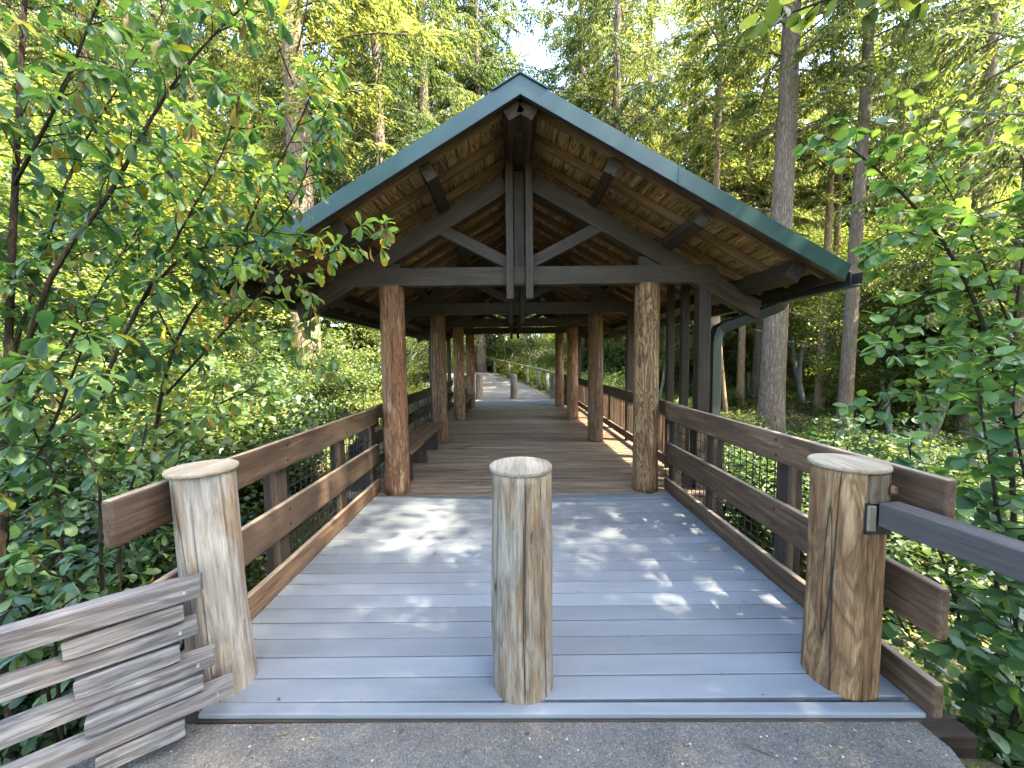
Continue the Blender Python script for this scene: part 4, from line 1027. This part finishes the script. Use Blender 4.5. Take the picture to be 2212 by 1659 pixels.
# shade trees on the sunny side, above and beside the camera
G_SH = 'trees overhead that shade the deck'
SHADE = [(MAP_S, 7.4, -.2, 1.08), (MAP_S, 6.0, -2.6, .85), (FIR_B, 10, -1.2, 1.0), (FIR_C, 8.5, -4.4, 1.0), (FIR_C, 14, -4.2, 1.0), (MAP_S, 10.5, -6, 1.0), (FIR_B, -8, -4, .8), (FIR_C, 3, -8, 1.), (FIR_C, -3, -9, 1.)]
for pr, x, y, s_ in SHADE:
    put(pr, x, y, s_, 'tree standing beside and behind the viewer that shades the deck', group=G_SH)

# ---- ground cover
def cover(name, n, fx, size, mat, hgt, seed, label):
    r = rng.uniform(0, 1, n)**1.25*55+2.2; a = rng.uniform(-1.05, 1.05, n); x = r*np.sin(a); y = r*np.cos(a)
    cl = np.array([mnoise.noise(Vector((x[i]*.55, y[i]*.55, seed))) for i in range(n)])
    d, _ = in_strip(x, y); near = (np.abs(x) < 2.5) & (y < 16.5)
    nearp = (x > -2.3) & (x < 2.0) & (y < 1.8)
    keep = (cl > -.12) & ~((d < 2.1)) & ~near & ~nearp
    x, y, r, cl = x[keep], y[keep], r[keep], cl[keep]; n = len(x)
    z = gz(x, y)+rng.random(n)*hgt*(1+cl)
    P = np.stack([x, y, z], -1); D = rv(n); D[:, 2] = np.abs(D[:, 2])*.5
    L = size*rng.uniform(.6, 1.4, n)*(.6+r*.03)
    lv = Leaves(); lv.add(P, D, np.array([0, 0, 1.])+rv(n, .4), L, L*.5, T_SMALL); o = lv.build(name, M[mat]); tag(o, label, 'ground cover', kind='stuff'); return o
cover('ground_cover', 90000, 1, .11, 'leaf_bush', .35, 3, 'low ferns and leafy ground cover on the forest floor')
cover('ground_cover', 45000, 1, .12, 'leaf_bright', .28, 8, 'bright sunlit ground cover and ferns on the forest floor')

def ordinal(n): return ('first second third fourth fifth sixth seventh eighth ninth tenth eleventh twelfth thirteenth fourteenth fifteenth'.split()+[f'{k}th' if k % 10 not in (1, 2, 3) else f'{k}'+{1: 'st', 2: 'nd', 3: 'rd'}[k % 10] for k in range(16, 60)])[n]
bpy.context.view_layer.update()
for g_, txt in (('sunlit maples between the conifers', 'sunlit yellow-green maple between the conifers'), ('mid-distance firs', 'mid-distance fir with drooping sprays'), ('bushes beside the far path', 'green bush beside the far path'), ('light green understorey saplings on the right', 'light green understorey sapling on the right'), ('trees overhead that shade the deck', 'tree beside the viewer shading the deck')):
    L_ = sorted([o for o in bpy.data.objects if o.get('group') == g_], key=lambda o: math.atan2(o.location.x-CAM[0], o.location.y-CAM[1]))
    for i, o in enumerate(L_): o['label'] = txt+', '+ordinal(i)+' from the left'

# fallen leaves and needles
lv = Leaves(); n = 260
x = rng.uniform(-1.7, 1.7, n); y = np.where(rng.random(n) < .5, rng.uniform(1.0, 1.64, n), 1.73+.1385*rng.integers(0, 20, n)+rng.normal(size=n)*.006)
side = rng.random(n) < .35; x = np.where(side & (y > 1.66), np.sign(x)*rng.uniform(1.5, 1.72, n), x)
z = np.where(y < 1.66, -.026, .003)
P = np.stack([x, y, z+rng.random(n)*.003], -1); D = rv(n); D[:, 2] = .02; L = rng.uniform(.008, .03, n)
lv.add(P, D, np.array([0, 0, 1.])+rv(n, .12), L, L*rng.uniform(.15, .6, n), T_SMALL, rng.uniform(.0, 1, n))
M['litter'] = leafmat('litter', [(0, (.05, .03, .015)), (.6, (.16, .10, .045)), (1, (.30, .22, .08))], .1)
o = lv.build('leaf_litter', M['litter']); tag(o, 'small fallen leaves and needles along the deck joints and asphalt edge', 'litter', kind='stuff')
